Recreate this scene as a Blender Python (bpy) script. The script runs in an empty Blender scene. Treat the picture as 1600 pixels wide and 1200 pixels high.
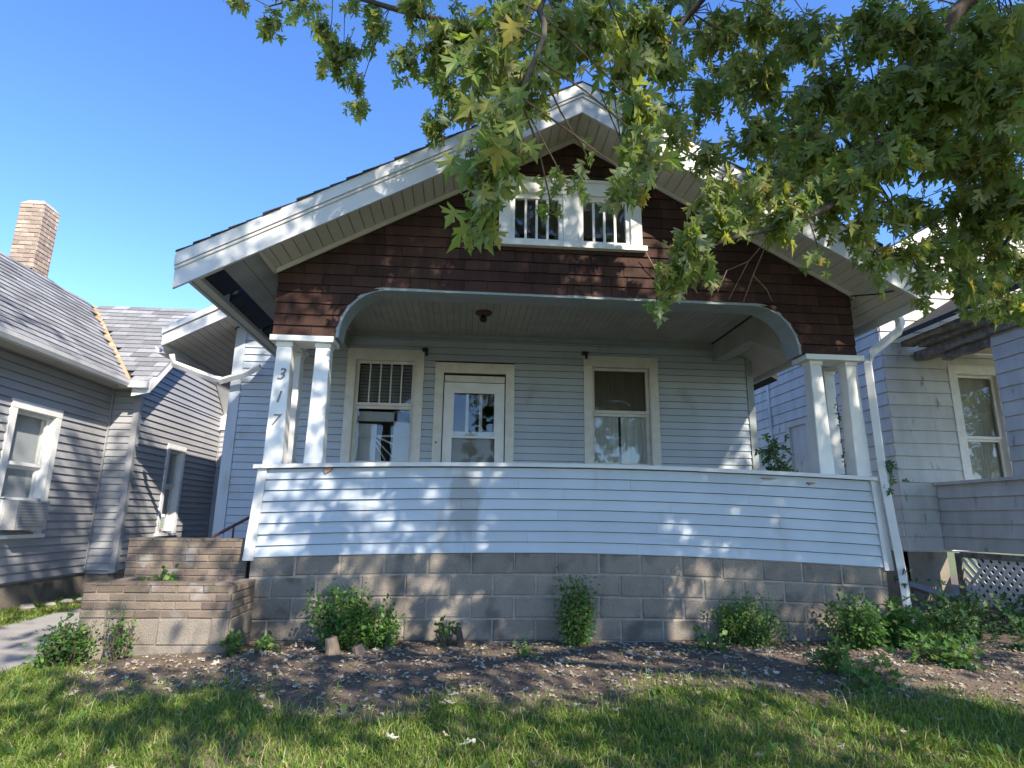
import bpy, math, random
import numpy as np
from mathutils import Vector, Matrix
random.seed(7); rng = np.random.default_rng(11)
scene = bpy.context.scene
# ------------------------------------------------------------------ camera
CAM = np.array([-1.14, -5.85, 1.10]); FPX = 930.0
yaw, pitch, roll = [math.radians(a) for a in (4.45, 12.8, 0.79)]
fw = np.array([math.sin(yaw)*math.cos(pitch), math.cos(yaw)*math.cos(pitch), math.sin(pitch)])
rt0 = np.array([math.cos(yaw), -math.sin(yaw), 0.0]); up0 = np.cross(rt0, fw)
rt = rt0*math.cos(roll)+up0*math.sin(roll); up = -rt0*math.sin(roll)+up0*math.cos(roll)
cd = bpy.data.cameras.new('camera'); cam = bpy.data.objects.new('camera', cd)
scene.collection.objects.link(cam); scene.camera = cam
cd.sensor_fit = 'HORIZONTAL'; cd.sensor_width = 36.0; cd.lens = FPX/1600*36.0
cd.clip_start = 0.05; cd.clip_end = 2000
m4 = Matrix.Identity(4)
for i in range(3):
    m4[i][0] = rt[i]; m4[i][1] = up[i]; m4[i][2] = -fw[i]; m4[i][3] = CAM[i]
cam.matrix_world = m4
# ------------------------------------------------------------------ sky + sun + exposure
SUN = Vector((0.45, -0.78, 0.68)).normalized()
elev = math.asin(SUN.z); azim = math.atan2(SUN.x, SUN.y)
world = bpy.data.worlds.new('World'); scene.world = world; world.use_nodes = True
wn = world.node_tree.nodes; wl = world.node_tree.links
sky = wn.new('ShaderNodeTexSky'); sky.sky_type = 'NISHITA'; sky.sun_disc = False
sky.sun_elevation = elev; sky.sun_rotation = azim
sky.air_density = 0.8; sky.dust_density = 0.1; sky.ozone_density = 2.2; sky.altitude = 150
whs = wn.new('ShaderNodeHueSaturation'); whs.inputs['Saturation'].default_value = 1.2; whs.inputs['Hue'].default_value = 0.509
wl.new(sky.outputs[0], whs.inputs['Color']); wl.new(whs.outputs[0], wn['Background'].inputs[0]); wn['Background'].inputs[1].default_value = 0.13
scene.cycles.max_bounces = 8; scene.cycles.diffuse_bounces = 4; scene.cycles.transparent_max_bounces = 12; scene.cycles.caustics_reflective = False; scene.cycles.caustics_refractive = False
sd = bpy.data.lights.new('sun', 'SUN'); sd.energy = 3.1; sd.angle = math.radians(0.53); sd.color = (1.0, 0.91, 0.78)
sun = bpy.data.objects.new('sun', sd); scene.collection.objects.link(sun)
sun.rotation_euler = SUN.to_track_quat('Z', 'Y').to_euler(); sun.location = (6, -12, 14)
vs = scene.view_settings
vs.view_transform = 'Standard'; vs.look = 'None'; vs.gamma = 1.0; vs.exposure = 1.78; vs.use_curve_mapping = False
COL = scene.collection

# ------------------------------------------------------------------ materials
def mat(name, c1, c2=None, scale=6.0, rough=0.6, bump=0.0, bscale=80.0, rand=0.0, attr=0.0, dirt=None, dscale=3.0,
        damt=0.55, stretch=(1, 1, 1), spec=0.35, fine=0.0):
    m = bpy.data.materials.new(name); m.use_nodes = True
    N = m.node_tree.nodes; L = m.node_tree.links; b = N['Principled BSDF']
    tc = N.new('ShaderNodeTexCoord'); mp = N.new('ShaderNodeMapping'); mp.inputs['Scale'].default_value = stretch
    L.new(tc.outputs['Object'], mp.inputs[0])
    def noise(s, det=5.0):
        n = N.new('ShaderNodeTexNoise'); n.inputs['Scale'].default_value = s; n.inputs['Detail'].default_value = det
        L.new(mp.outputs[0], n.inputs['Vector']); return n.outputs['Fac']
    def ramp(f, a, bb):
        r = N.new('ShaderNodeMapRange'); r.inputs[1].default_value = a; r.inputs[2].default_value = bb
        L.new(f, r.inputs[0]); return r.outputs[0]
    def mix(f, a, bb, mode='MIX'):
        x = N.new('ShaderNodeMix'); x.data_type = 'RGBA'; x.blend_type = mode
        if isinstance(f, (int, float)): x.inputs[0].default_value = f
        else: L.new(f, x.inputs[0])
        for s, v in ((6, a), (7, bb)):
            if isinstance(v, tuple): x.inputs[s].default_value = (*v, 1)
            else: L.new(v, x.inputs[s])
        return x.outputs[2]
    c2 = c2 or tuple(v*0.85 for v in c1)
    col = mix(ramp(noise(scale), 0.35, 0.65), c1, c2)
    if fine: 
        g = ramp(noise(bscale*1.7, 2.0), 0.3, 0.7)
        col = mix(fine, col, mix(g, tuple(v*0.45 for v in c1), tuple(min(1, v*1.5) for v in c1)))
    if dirt is not None:
        col = mix(ramp(noise(dscale, 8.0), damt, damt+0.12), col, dirt)
    for amt, kind in ((rand, 'o'), (attr, 'a')):
        if amt:
            if kind == 'o': src = N.new('ShaderNodeObjectInfo').outputs['Random']
            else:
                a = N.new('ShaderNodeAttribute'); a.attribute_name = 'rnd'; src = a.outputs['Fac']
            mr = N.new('ShaderNodeMapRange'); mr.inputs[3].default_value = 1-amt; mr.inputs[4].default_value = 1+amt
            L.new(src, mr.inputs[0])
            hs = N.new('ShaderNodeHueSaturation'); L.new(mr.outputs[0], hs.inputs['Value']); L.new(col, hs.inputs['Color'])
            m2 = N.new('ShaderNodeMapRange'); m2.inputs[3].default_value = 0.5-amt*0.04; m2.inputs[4].default_value = 0.5+amt*0.04
            mu = N.new('ShaderNodeMath'); mu.operation = 'MULTIPLY'; mu.inputs[1].default_value = 7.31; L.new(src, mu.inputs[0])
            fr = N.new('ShaderNodeMath'); fr.operation = 'FRACT'; L.new(mu.outputs[0], fr.inputs[0])
            L.new(fr.outputs[0], m2.inputs[0]); L.new(m2.outputs[0], hs.inputs['Hue']); col = hs.outputs[0]
    L.new(col, b.inputs['Base Color']); b.inputs['Roughness'].default_value = rough
    b.inputs['Specular IOR Level'].default_value = spec
    if bump:
        bp = N.new('ShaderNodeBump'); bp.inputs['Strength'].default_value = bump; bp.inputs['Distance'].default_value = 0.01
        L.new(noise(bscale, 4.0), bp.inputs['Height']); L.new(bp.outputs[0], b.inputs['Normal'])
    m['out'] = 1
    m_nodes[name] = (N, L, b, mix, ramp, noise, col)
    return m
m_nodes = {}
MT = {}
MT['siding'] = mat('pale_blue_siding', (0.405, 0.445, 0.48), (0.37, 0.405, 0.44), 1.5, 0.5, 0.06, 30, 0.045, dirt=(0.34, 0.345, 0.335), dscale=2.6, damt=0.60, stretch=(1.6, 1, 0.6))
# dull brown splash stain on the porch front siding
N, L, b, mix, ramp, noise, col = m_nodes['pale_blue_siding']
tc = N.new('ShaderNodeTexCoord'); sp = N.new('ShaderNodeSeparateXYZ'); L.new(tc.outputs['Object'], sp.inputs[0])
def mth(op, a, bb):
    x = N.new('ShaderNodeMath'); x.operation = op
    for i, v in enumerate((a, bb)):
        if isinstance(v, (int, float)): x.inputs[i].default_value = v
        else: L.new(v, x.inputs[i])
    return x.outputs[0]
dx = mth('DIVIDE', mth('SUBTRACT', sp.outputs[0], -1.13), 0.20); dz = mth('DIVIDE', mth('SUBTRACT', sp.outputs[2], 1.26), 0.42)
dy = mth('GREATER_THAN', 0.4, sp.outputs[1])
r2 = mth('ADD', mth('MULTIPLY', dx, dx), mth('MULTIPLY', dz, dz))
r2 = mth('ADD', r2, mth('MULTIPLY', noise(7.0, 6.0), 1.6))
sm = mth('MULTIPLY', mth('MULTIPLY', ramp(r2, 1.75, 1.15), dy), 0.62)
L.new(mix(sm, col, (0.21, 0.2, 0.17)), b.inputs['Base Color'])
MT['greysiding'] = mat('grey_vinyl_siding', (0.325, 0.325, 0.335), (0.28, 0.28, 0.29), 1.2, 0.5, 0.04, 30, 0.03)
MT['white'] = mat('worn_white_paint', (0.72, 0.71, 0.68), (0.64, 0.63, 0.60), 5, 0.5, 0.12, 40, 0.02, dirt=(0.42, 0.38, 0.33), dscale=9, damt=0.70)
MT['trimwhite'] = mat('cream_window_paint', (0.66, 0.63, 0.57), (0.58, 0.55, 0.49), 7, 0.55, 0.2, 50, 0.02, dirt=(0.36, 0.32, 0.27), dscale=14, damt=0.68)
MT['fascia'] = mat('white_fascia_metal', (0.54, 0.535, 0.52), (0.48, 0.475, 0.46), 2, 0.45, 0.03, 20, dirt=(0.55, 0.53, 0.5), dscale=4, damt=0.66)
MT['soffit'] = mat('beige_soffit_vinyl', (0.50, 0.47, 0.43), (0.46, 0.43, 0.39), 3, 0.5, 0.03, 20, 0.03)
MT['ceiling'] = mat('grey_painted_beadboard', (0.36, 0.34, 0.29), (0.31, 0.29, 0.25), 4, 0.6, 0.1, 40, 0.04, dirt=(0.40, 0.38, 0.3), dscale=1.1, damt=0.60)
MT['trimblue'] = mat('grey_blue_trim_paint', (0.27, 0.30, 0.30), (0.23, 0.26, 0.26), 5, 0.6, 0.08, 40)
MT['brown'] = mat('brown_stained_shingle', (0.056, 0.027, 0.0195), (0.037, 0.019, 0.0145), 9, 0.8, 0.5, 90, 0.3, stretch=(1, 1, 0.15), dirt=(0.075, 0.037, 0.027), dscale=5, damt=0.64, spec=0.2)
MT['block'] = mat('weathered_concrete_block', (0.22, 0.187, 0.15), (0.16, 0.137, 0.112), 6, 0.92, 0.7, 90, 0.13, dirt=(0.11, 0.096, 0.081), dscale=3.2, damt=0.54, fine=0.4)
MT['mortar'] = mat('pale_mortar', (0.30, 0.265, 0.22), (0.2, 0.176, 0.148), 12, 0.95, 0.5, 150, fine=0.3)
MT['brick'] = mat('tan_brown_brick', (0.175, 0.135, 0.10), (0.125, 0.097, 0.075), 10, 0.92, 0.7, 100, 0.3, dirt=(0.27, 0.255, 0.235), dscale=4, damt=0.60, fine=0.3)
MT['chimbrick'] = mat('orange_buff_brick', (0.37, 0.28, 0.215), (0.30, 0.225, 0.175), 8, 0.9, 0.6, 60, 0.2, dirt=(0.44, 0.36, 0.28), dscale=3, damt=0.52)
MT['roof'] = mat('grey_asphalt_shingle', (0.235, 0.235, 0.235), (0.18, 0.18, 0.18), 14, 0.9, 0.5, 200, attr=0.32, fine=0.4)
MT['darkroof'] = mat('charcoal_asphalt_shingle', (0.05, 0.047, 0.047), (0.035, 0.033, 0.033), 14, 0.9, 0.5, 200, attr=0.3)
MT['copper'] = mat('rusty_valley_flashing', (0.48, 0.33, 0.20), (0.36, 0.20, 0.10), 7, 0.6, 0.1, 40)
MT['weather'] = mat('weathered_white_shingle_board', (0.52, 0.51, 0.48), (0.43, 0.42, 0.395), 5, 0.7, 0.3, 60, 0.06, dirt=(0.17, 0.16, 0.15), dscale=8, damt=0.64, stretch=(1, 1, 0.35))
MT['rot'] = mat('rotten_grey_wood', (0.27, 0.24, 0.20), (0.13, 0.115, 0.097), 9, 0.95, 0.9, 30, 0.15, dirt=(0.36, 0.34, 0.3), dscale=10, damt=0.6)
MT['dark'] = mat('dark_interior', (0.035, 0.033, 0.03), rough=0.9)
MT['tarp'] = mat('dark_blue_roof_felt', (0.018, 0.024, 0.045), (0.012, 0.016, 0.03), 5, 0.7)
MT['metal'] = mat('dull_galvanised_sheet', (0.27, 0.28, 0.29), (0.2, 0.21, 0.22), 3, 0.5, 0.05, 20, 0.06)
MT['aluminium'] = mat('white_gutter_metal', (0.68, 0.67, 0.65), (0.6, 0.59, 0.57), 3, 0.35, 0.03, 20)
MT['blackiron'] = mat('black_iron', (0.015, 0.013, 0.012), rough=0.5)
MT['rust'] = mat('rusty_pipe', (0.12, 0.055, 0.045), (0.075, 0.035, 0.03), 20, 0.7, 0.2, 80)
MT['numgrey'] = mat('dark_grey_numeral', (0.17, 0.165, 0.16), rough=0.4)
MT['curtain'] = mat('grey_white_curtain', (0.62, 0.62, 0.58), (0.5, 0.5, 0.47), 6, 0.9, stretch=(6, 1, 0.3))
MT['blind'] = mat('off_white_blind_slat', (0.55, 0.54, 0.56), (0.5, 0.49, 0.5), 6, 0.6)
MT['acgrey'] = mat('grey_plastic', (0.40, 0.39, 0.37), (0.33, 0.32, 0.31), 12, 0.5)
MT['concrete'] = mat('worn_concrete', (0.30, 0.285, 0.265), (0.24, 0.23, 0.215), 4, 0.9, 0.3, 90, dirt=(0.17, 0.155, 0.14), dscale=2.2, damt=0.6, fine=0.3)
MT['streetm'] = mat('pale_bounce_street_concrete', (0.32, 0.30, 0.27), (0.26, 0.245, 0.22), 1.5, 0.9, 0.2, 60)
MT['brickjoint'] = mat('grey_brown_joint', (0.20, 0.165, 0.135), (0.15, 0.125, 0.105), 12, 0.95, 0.5, 150)
MT['darkcloth'] = mat('dim_brown_cloth', (0.40, 0.37, 0.31), (0.3, 0.275, 0.23), 6, 0.9, stretch=(6, 1, 0.3))
MT['peel'] = mat('bare_orange_wood', (0.34, 0.19, 0.12), (0.25, 0.14, 0.09), 20, 0.8)
MT['stumpwood'] = mat('weathered_stump_wood', (0.22, 0.165, 0.115), (0.13, 0.10, 0.075), 20, 0.9, 0.6, 50, stretch=(1, 1, 0.2))
MT['stone'] = mat('pale_limestone', (0.40, 0.36, 0.29), (0.3, 0.27, 0.22), 9, 0.9, 0.5, 60)
MT['bark'] = mat('grey_brown_bark', (0.085, 0.068, 0.052), (0.045, 0.036, 0.028), 14, 0.95, 0.8, 40, stretch=(1, 1, 0.3))
MT['twig'] = mat('brown_twig', (0.10, 0.07, 0.05), (0.07, 0.05, 0.035), 20, 0.9)
MT['drystem'] = mat('pale_dry_stem', (0.30, 0.22, 0.15), (0.22, 0.16, 0.11), 20, 0.9)

def glass(name, tint, refl=1.0):
    m = bpy.data.materials.new(name); m.use_nodes = True; N = m.node_tree.nodes; L = m.node_tree.links
    N.remove(N['Principled BSDF'])
    t = N.new('ShaderNodeBsdfTransparent'); t.inputs[0].default_value = (*tint, 1)
    g = N.new('ShaderNodeBsdfGlossy'); g.inputs['Roughness'].default_value = 0.015; g.inputs[0].default_value = (refl, refl, refl, 1)
    tc = N.new('ShaderNodeTexCoord'); n = N.new('ShaderNodeTexNoise'); n.inputs['Scale'].default_value = 2.5
    L.new(tc.outputs['Object'], n.inputs[0])
    bp = N.new('ShaderNodeBump'); bp.inputs['Strength'].default_value = 0.12; bp.inputs['Distance'].default_value = 0.02
    L.new(n.outputs[0], bp.inputs['Height']); L.new(bp.outputs[0], g.inputs['Normal'])
    f = N.new('ShaderNodeFresnel'); f.inputs[0].default_value = 1.6
    ge = N.new('ShaderNodeNewGeometry'); iv = N.new('ShaderNodeMath'); iv.operation = 'SUBTRACT'; iv.inputs[0].default_value = 1.0; L.new(ge.outputs['Backfacing'], iv.inputs[1])
    mm_ = N.new('ShaderNodeMath'); mm_.operation = 'MULTIPLY'; L.new(f.outputs[0], mm_.inputs[0]); L.new(iv.outputs[0], mm_.inputs[1])
    x = N.new('ShaderNodeMixShader'); L.new(mm_.outputs[0], x.inputs[0]); L.new(t.outputs[0], x.inputs[1]); L.new(g.outputs[0], x.inputs[2])
    L.new(x.outputs[0], N['Material Output'].inputs[0]); return m
MT['glass'] = glass('old_window_glass', (0.88, 0.9, 0.9))
MT['screen'] = glass('insect_screen_glass', (0.72, 0.72, 0.7), 0.4)

def leafmat(name, ca, cb, cc, under, trans=0.35, rough=0.5):
    m = bpy.data.materials.new(name); m.use_nodes = True; N = m.node_tree.nodes; L = m.node_tree.links
    b = N['Principled BSDF']; a = N.new('ShaderNodeAttribute'); a.attribute_name = 'rnd'
    oi = N.new('ShaderNodeObjectInfo'); ad = N.new('ShaderNodeMath'); ad.operation = 'ADD'
    L.new(a.outputs['Fac'], ad.inputs[0]); L.new(oi.outputs['Random'], ad.inputs[1])
    fr = N.new('ShaderNodeMath'); fr.operation = 'FRACT'; L.new(ad.outputs[0], fr.inputs[0])
    r = N.new('ShaderNodeValToRGB'); e = r.color_ramp.elements
    e[0].color = (*ca, 1); e[0].position = 0.0; e[1].color = (*cb, 1); e[1].position = 0.86
    k = e.new(0.985); k.color = (*cc, 1)
    L.new(fr.outputs[0], r.inputs[0]); col = r.outputs[0]
    if under:
        ge = N.new('ShaderNodeNewGeometry'); x = N.new('ShaderNodeMix'); x.data_type = 'RGBA'
        mu = N.new('ShaderNodeMath'); mu.operation = 'MULTIPLY'; mu.inputs[1].default_value = 0.6
        L.new(ge.outputs['Backfacing'], mu.inputs[0]); L.new(mu.outputs[0], x.inputs[0])
        L.new(col, x.inputs[6]); x.inputs[7].default_value = (*under, 1); col = x.outputs[2]
    L.new(col, b.inputs['Base Color']); b.inputs['Roughness'].default_value = rough; b.inputs['Specular IOR Level'].default_value = 0.3
    t = N.new('ShaderNodeBsdfTranslucent')
    hs = N.new('ShaderNodeHueSaturation'); hs.inputs['Hue'].default_value = 0.48; hs.inputs['Saturation'].default_value = 1.15; hs.inputs['Value'].default_value = 1.5
    L.new(r.outputs[0], hs.inputs['Color']); L.new(hs.outputs[0], t.inputs[0])
    ms = N.new('ShaderNodeMixShader'); ms.inputs[0].default_value = trans
    L.new(b.outputs[0], ms.inputs[1]); L.new(t.outputs[0], ms.inputs[2]); L.new(ms.outputs[0], N['Material Output'].inputs[0])
    return m
MT['leaf'] = leafmat('maple_leaf', (0.10, 0.17, 0.036), (0.20, 0.235, 0.055), (0.30, 0.26, 0.06), (0.32, 0.35, 0.22), 0.55)
MT['shrubleaf'] = leafmat('shrub_leaf', (0.045, 0.115, 0.026), (0.09, 0.18, 0.036), (0.19, 0.25, 0.06), None, 0.38)
MT['ivyleaf'] = leafmat('vine_leaf', (0.025, 0.06, 0.02), (0.05, 0.11, 0.03), (0.10, 0.15, 0.04), None, 0.3)
MT['grass'] = leafmat('grass_blade', (0.105, 0.195, 0.028), (0.20, 0.265, 0.05), (0.42, 0.37, 0.17), None, 0.35)
MT['deadleaf'] = leafmat('fallen_leaf', (0.43, 0.40, 0.32), (0.27, 0.22, 0.15), (0.36, 0.30, 0.12), (0.40, 0.40, 0.35), 0.1, 0.7)

# ------------------------------------------------------------------ mesh helpers
WORLD = {}
def link(name, me, m, parent=None):
    o = bpy.data.objects.new(name, me); COL.objects.link(o)
    if m is not None and me is not None: me.materials.append(MT[m] if isinstance(m, str) else m)
    if parent is not None:
        o.parent = parent
        if parent.type == 'EMPTY': o.location = -parent.location
    return o
def thing(name, label, cat, loc, group=None):
    o = bpy.data.objects.new(name, None); COL.objects.link(o); o.location = loc; o.empty_display_size = 0.2
    o['label'] = label; o['category'] = cat
    if group: o['group'] = group
    return o
def tag(o, label=None, cat=None, group=None, kind=None):
    for k, v in (('label', label), ('category', cat), ('group', group), ('kind', kind)):
        if v: o[k] = v
    return o
class MB:
    def __init__(s): s.v = []; s.f = []; s.r = []
    def add(s, vs_, fs, r=None):
        n = len(s.v); s.v += [tuple(float(c) for c in p) for p in vs_]; s.f += [tuple(i+n for i in f) for f in fs]
        if r is not None: s.r += [r]*len(vs_)
        return s
    def hexa(s, p, r=None):   # p: 4 bottom ring, 4 top ring
        return s.add(p, [(3, 2, 1, 0), (4, 5, 6, 7), (0, 1, 5, 4), (1, 2, 6, 5), (2, 3, 7, 6), (3, 0, 4, 7)], r)
    def box(s, x0, x1, y0, y1, z0, z1, r=None):
        return s.hexa([(x0, y0, z0), (x1, y0, z0), (x1, y1, z0), (x0, y1, z0), (x0, y0, z1), (x1, y0, z1), (x1, y1, z1), (x0, y1, z1)], r)
    def prism(s, poly, off, r=None):
        n = len(poly); q = [tuple(np.array(p)+np.array(off)) for p in poly]
        fs = [tuple(range(n))[::-1], tuple(range(n, 2*n))]+[(i, (i+1) % n, n+(i+1) % n, n+i) for i in range(n)]
        return s.add(list(poly)+q, fs, r)
    def tube(s, pts, rad, n=8, cap=True):
        pts = [np.array(p, float) for p in pts]; base = len(s.v); ring = []
        for i, p in enumerate(pts):
            t = pts[min(i+1, len(pts)-1)]-pts[max(i-1, 0)]; t /= (np.linalg.norm(t)+1e-9)
            a = np.cross(t, (0, 0, 1.0)); 
            if np.linalg.norm(a) < 0.1: a = np.cross(t, (1.0, 0, 0))
            a /= np.linalg.norm(a); b2 = np.cross(a, t); rr = rad[i] if hasattr(rad, '__len__') else rad
            for k in range(n):
                th = 2*math.pi*k/n; s.v.append(tuple(p+rr*(a*math.cos(th)+b2*math.sin(th))))
        for i in range(len(pts)-1):
            for k in range(n):
                s.f.append((base+i*n+k, base+i*n+(k+1) % n, base+(i+1)*n+(k+1) % n, base+(i+1)*n+k))
        if cap:
            s.f.append(tuple(base+k for k in range(n))[::-1]); s.f.append(tuple(base+(len(pts)-1)*n+k for k in range(n)))
        return s
    def build(s, name, m, parent=None, kind=None, smooth=False):
        me = bpy.data.meshes.new(name); me.from_pydata(s.v, [], s.f)
        if s.r and len(s.r) == len(s.v):
            a = me.attributes.new('rnd', 'FLOAT', 'POINT'); a.data.foreach_set('value', s.r)
        if smooth: me.polygons.foreach_set('use_smooth', [True]*len(me.polygons))
        me.update(); o = link(name, me, m, parent)
        if kind: o['kind'] = kind
        return o
class Frame:      # wall frame: u along the wall, w up, n outward
    def __init__(s, O, U, N): s.O = np.array(O, float); s.U = np.array(U, float); s.N = np.array(N, float); s.flip = np.cross(s.U, s.N)[2] > 0
    def p(s, u, w, n): return tuple(s.O+s.U*u+s.N*n+np.array([0, 0, w]))
    def hexa(s, mb, q, r=None):
        pts = [s.p(*c) for c in q]
        if s.flip: pts = [pts[i] for i in (1, 0, 3, 2, 5, 4, 7, 6)]
        return mb.hexa(pts, r)
    def box(s, mb, u0, u1, w0, w1, n0, n1, r=None):
        # ring order: outer-left, outer-right, inner-right, inner-left
        return s.hexa(mb, [(u0, w0, n1), (u1, w0, n1), (u1, w0, n0), (u0, w0, n0), (u0, w1, n1), (u1, w1, n1), (u1, w1, n0), (u0, w1, n0)], r)
    def board(s, mb, ub0, ub1, ut0, ut1, w0, w1, nb=0.022, nt=0.006, n0=-0.01):
        w1 = w1-(0.009 if w1-w0 > 0.15 else 0.0055)
        return s.hexa(mb, [(ub0, w0, nb), (ub1, w0, nb), (ub1, w0, n0), (ub0, w0, n0), (ut0, w1, nt), (ut1, w1, nt), (ut1, w1, n0), (ut0, w1, n0)])
def cutspans(span, holes):
    out = [span]
    for a, b2 in holes:
        nx = []
        for s0, s1 in out:
            if b2 <= s0 or a >= s1: nx.append((s0, s1)); continue
            if a > s0: nx.append((s0, a))
            if b2 < s1: nx.append((b2, s1))
        out = nx
    return [s for s in out if s[1]-s[0] > 0.015]
def siding(fr, parent, m, u0, u1, w0, w1, exp, openings=(), lim=None, name='siding_board', joint=None, nb=0.02, nt=0.005):
    """rows of lapped boards; openings (u0,u1,w0,w1); lim(w)->(ua,ub) clips the row (gables)"""
    k = 0; w = w0
    while w < w1-0.01:
        wt = min(w+exp, w1); jj = 0.0
        a, b2 = (u0, u1); at, bt = a, b2
        if lim: a, b2 = lim(w); at, bt = lim(wt)
        if b2-a < 0.05: break
        for s0, s1 in cutspans((a, b2), [(o[0], o[1]) for o in openings if o[2] < w+exp*0.5 < o[3]]):
            cuts = [s0]
            if joint:
                x = s0+random.uniform(0.3, 1.0)*joint
                while x < s1-0.3: cuts.append(x); x += joint*random.uniform(0.85, 1.1)
            cuts.append(s1)
            for c0, c1 in zip(cuts[:-1], cuts[1:]):
                mb = MB(); j = random.uniform(-0.0015, 0.0015)
                tl = at if c0 == a else c0; tr = bt if c1 == b2 else c1
                fr.board(mb, c0+0.0012, c1-0.0012, tl+0.0012, tr-0.0012, w, wt, nb+j, nt)
                mb.build(name, m, parent)
        w = wt
def wallpanel(fr, mb, u0, u1, w0, w1, openings, n0, n1):
    us = sorted({u0, u1, *[o[0] for o in openings], *[o[1] for o in openings]})
    for a, b2 in zip(us[:-1], us[1:]):
        for s0, s1 in cutspans((w0, w1), [(o[2], o[3]) for o in openings if o[0] <= a+1e-6 and o[1] >= b2-1e-6]):
            fr.box(mb, a, b2, s0, s1, n0, n1)
def sash_window(fr, parent, u0, u1, w0, w1, cas=0.11, mull=0, meet=None, m='trimwhite', sill=True, gl='glass', glo='glass', lowmull=0, head=None):
    """outer casing size; a double-hung window with its parts under one window object"""
    head = head or cas
    mb = MB(); fr.box(mb, u0, u1, w1-head, w1, 0, 0.035); W = mb.build('window', m, parent)
    for a, b2 in ((u0, u0+cas), (u1-cas, u1)):
        mb = MB(); fr.box(mb, a, b2, w0, w1-head-0.001, 0, 0.032); mb.build('casing', m, W)
    iu0, iu1, iw0, iw1 = u0+cas, u1-cas, w0+0.03, w1-head
    mb = MB()   # jambs
    fr.box(mb, iu0-0.01, iu0+0.012, iw0, iw1+0.01, -0.14, 0.024); fr.box(mb, iu1-0.012, iu1+0.01, iw0, iw1+0.01, -0.14, 0.024)
    fr.box(mb, iu0+0.012, iu1-0.012, iw1-0.012, iw1+0.01, -0.14, 0.022); mb.build('jamb', m, W)
    if sill:
        mb = MB(); fr.box(mb, u0-0.025, u1+0.025, w0-0.045, w0, -0.1, 0.06); mb.build('sill', m, W)
    meet = meet if meet is not None else (iw0+iw1)/2
    for (a, b2, dep, nm, g) in ((meet, iw1-0.012, -0.045, mull, gl), (iw0, meet, -0.075, lowmull, glo)):
        mb = MB(); st = 0.042
        fr.box(mb, iu0+0.012, iu0+0.012+st, a, b2, dep-0.03, dep); fr.box(mb, iu1-0.012-st, iu1-0.012, a, b2, dep-0.03, dep)
        fr.box(mb, iu0+0.012+st, iu1-0.012-st, b2-st, b2, dep-0.029, dep-0.001); fr.box(mb, iu0+0.012+st, iu1-0.012-st, a, a+st, dep-0.029, dep-0.001)
        S = mb.build('sash', m, W)
        g0, g1 = iu0+0.012+st, iu1-0.012-st; n = nm+1; w = (g1-g0)/n
        for k in range(n):
            mb = MB(); fr.box(mb, g0+k*w-0.002, g0+(k+1)*w+0.002, a+st-0.002, b2-st+0.002, dep-0.02, dep-0.016); mb.build('pane', g, W)
            if k: mb = MB(); fr.box(mb, g0+k*w-0.009, g0+k*w+0.009, a+st, b2-st, dep-0.026, dep-0.004); mb.build('muntin', m, W)
    return W
def text_part(s, name, m, parent, loc, size, shear=0.25, depth=0.004):
    cu = bpy.data.curves.new('t', 'FONT'); cu.body = s; cu.size = size; cu.extrude = depth; cu.shear = shear; cu.align_x = 'CENTER'; cu.align_y = 'CENTER'
    o = bpy.data.objects.new('t', cu); COL.objects.link(o)
    bpy.context.view_layer.update()
    me = bpy.data.meshes.new_from_object(o.evaluated_get(bpy.context.evaluated_depsgraph_get()))
    bpy.data.objects.remove(o)
    me.transform(Matrix.Translation(loc) @ Matrix.Rotation(math.radians(90), 4, 'X'))
    me.materials.clear(); return link(name, me, m, parent)

# ------------------------------------------------------------------ ground
def gz(x, y):
    s = np.clip(-1.3-np.asarray(y, float), 0, 7.0)
    z = -0.10*s*np.clip(s/1.5, 0, 1)
    side = np.clip((-np.asarray(x, float)-3.6)/0.8, 0, 1); z = z-0.05*side*np.clip((np.asarray(y, float)+2.5)/1.0, 0, 1)
    hum = 0.018*np.sin(np.asarray(x)*3.1+np.asarray(y)*2.3)*np.sin(np.asarray(y)*4.7-np.asarray(x)*1.3)
    bed = np.exp(-((np.asarray(y)+0.9)/0.7)**2)*0.03*(np.abs(x) < 7)
    return z+hum*0.6+bed*(1-side)
def axis(lo, hi, fine):
    a = list(np.arange(-9, 9.01, fine)); k = 1.0
    while a[-1] < hi: a.append(a[-1]+k); k *= 1.5
    k = 1.0
    while a[0] > lo: a.insert(0, a[0]-k); k *= 1.5
    return np.array(a)
gx = axis(-300, 300, 0.12); gy = axis(-300, 300, 0.12)
GX, GY = np.meshgrid(gx, gy); GZ = gz(GX, GY)+rng.normal(0, 0.004, GX.shape)*(np.abs(GX) < 9)
nx_, ny_ = len(gx), len(gy)
me = bpy.data.meshes.new('ground')
idx = np.arange(nx_*ny_).reshape(ny_, nx_)
me.from_pydata(np.stack([GX, GY, GZ], -1).reshape(-1, 3).tolist(), [], np.stack([idx[:-1, :-1], idx[:-1, 1:], idx[1:, 1:], idx[1:, :-1]], -1).reshape(-1, 4).tolist())
me.polygons.foreach_set('use_smooth', [True]*len(me.polygons))
MT['soil'] = mat('bare_brown_soil', (0.135, 0.10, 0.072), (0.085, 0.062, 0.045), 3, 0.95, 0.9, 45, dirt=(0.16, 0.122, 0.09), dscale=4, damt=0.56, fine=0.45)
tag(link('ground', me, 'soil'), kind='structure')
N, L, b, mix, ramp, noise, col = m_nodes['bare_brown_soil']
tc = N.new('ShaderNodeTexCoord'); sp = N.new('ShaderNodeSeparateXYZ'); L.new(tc.outputs['Object'], sp.inputs[0])
msk = mth('MAXIMUM', ramp(sp.outputs[1], -2.6, -3.6), mth('MAXIMUM', ramp(sp.outputs[0], -5.9, -6.4), ramp(sp.outputs[0], 9, 11)))
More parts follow.
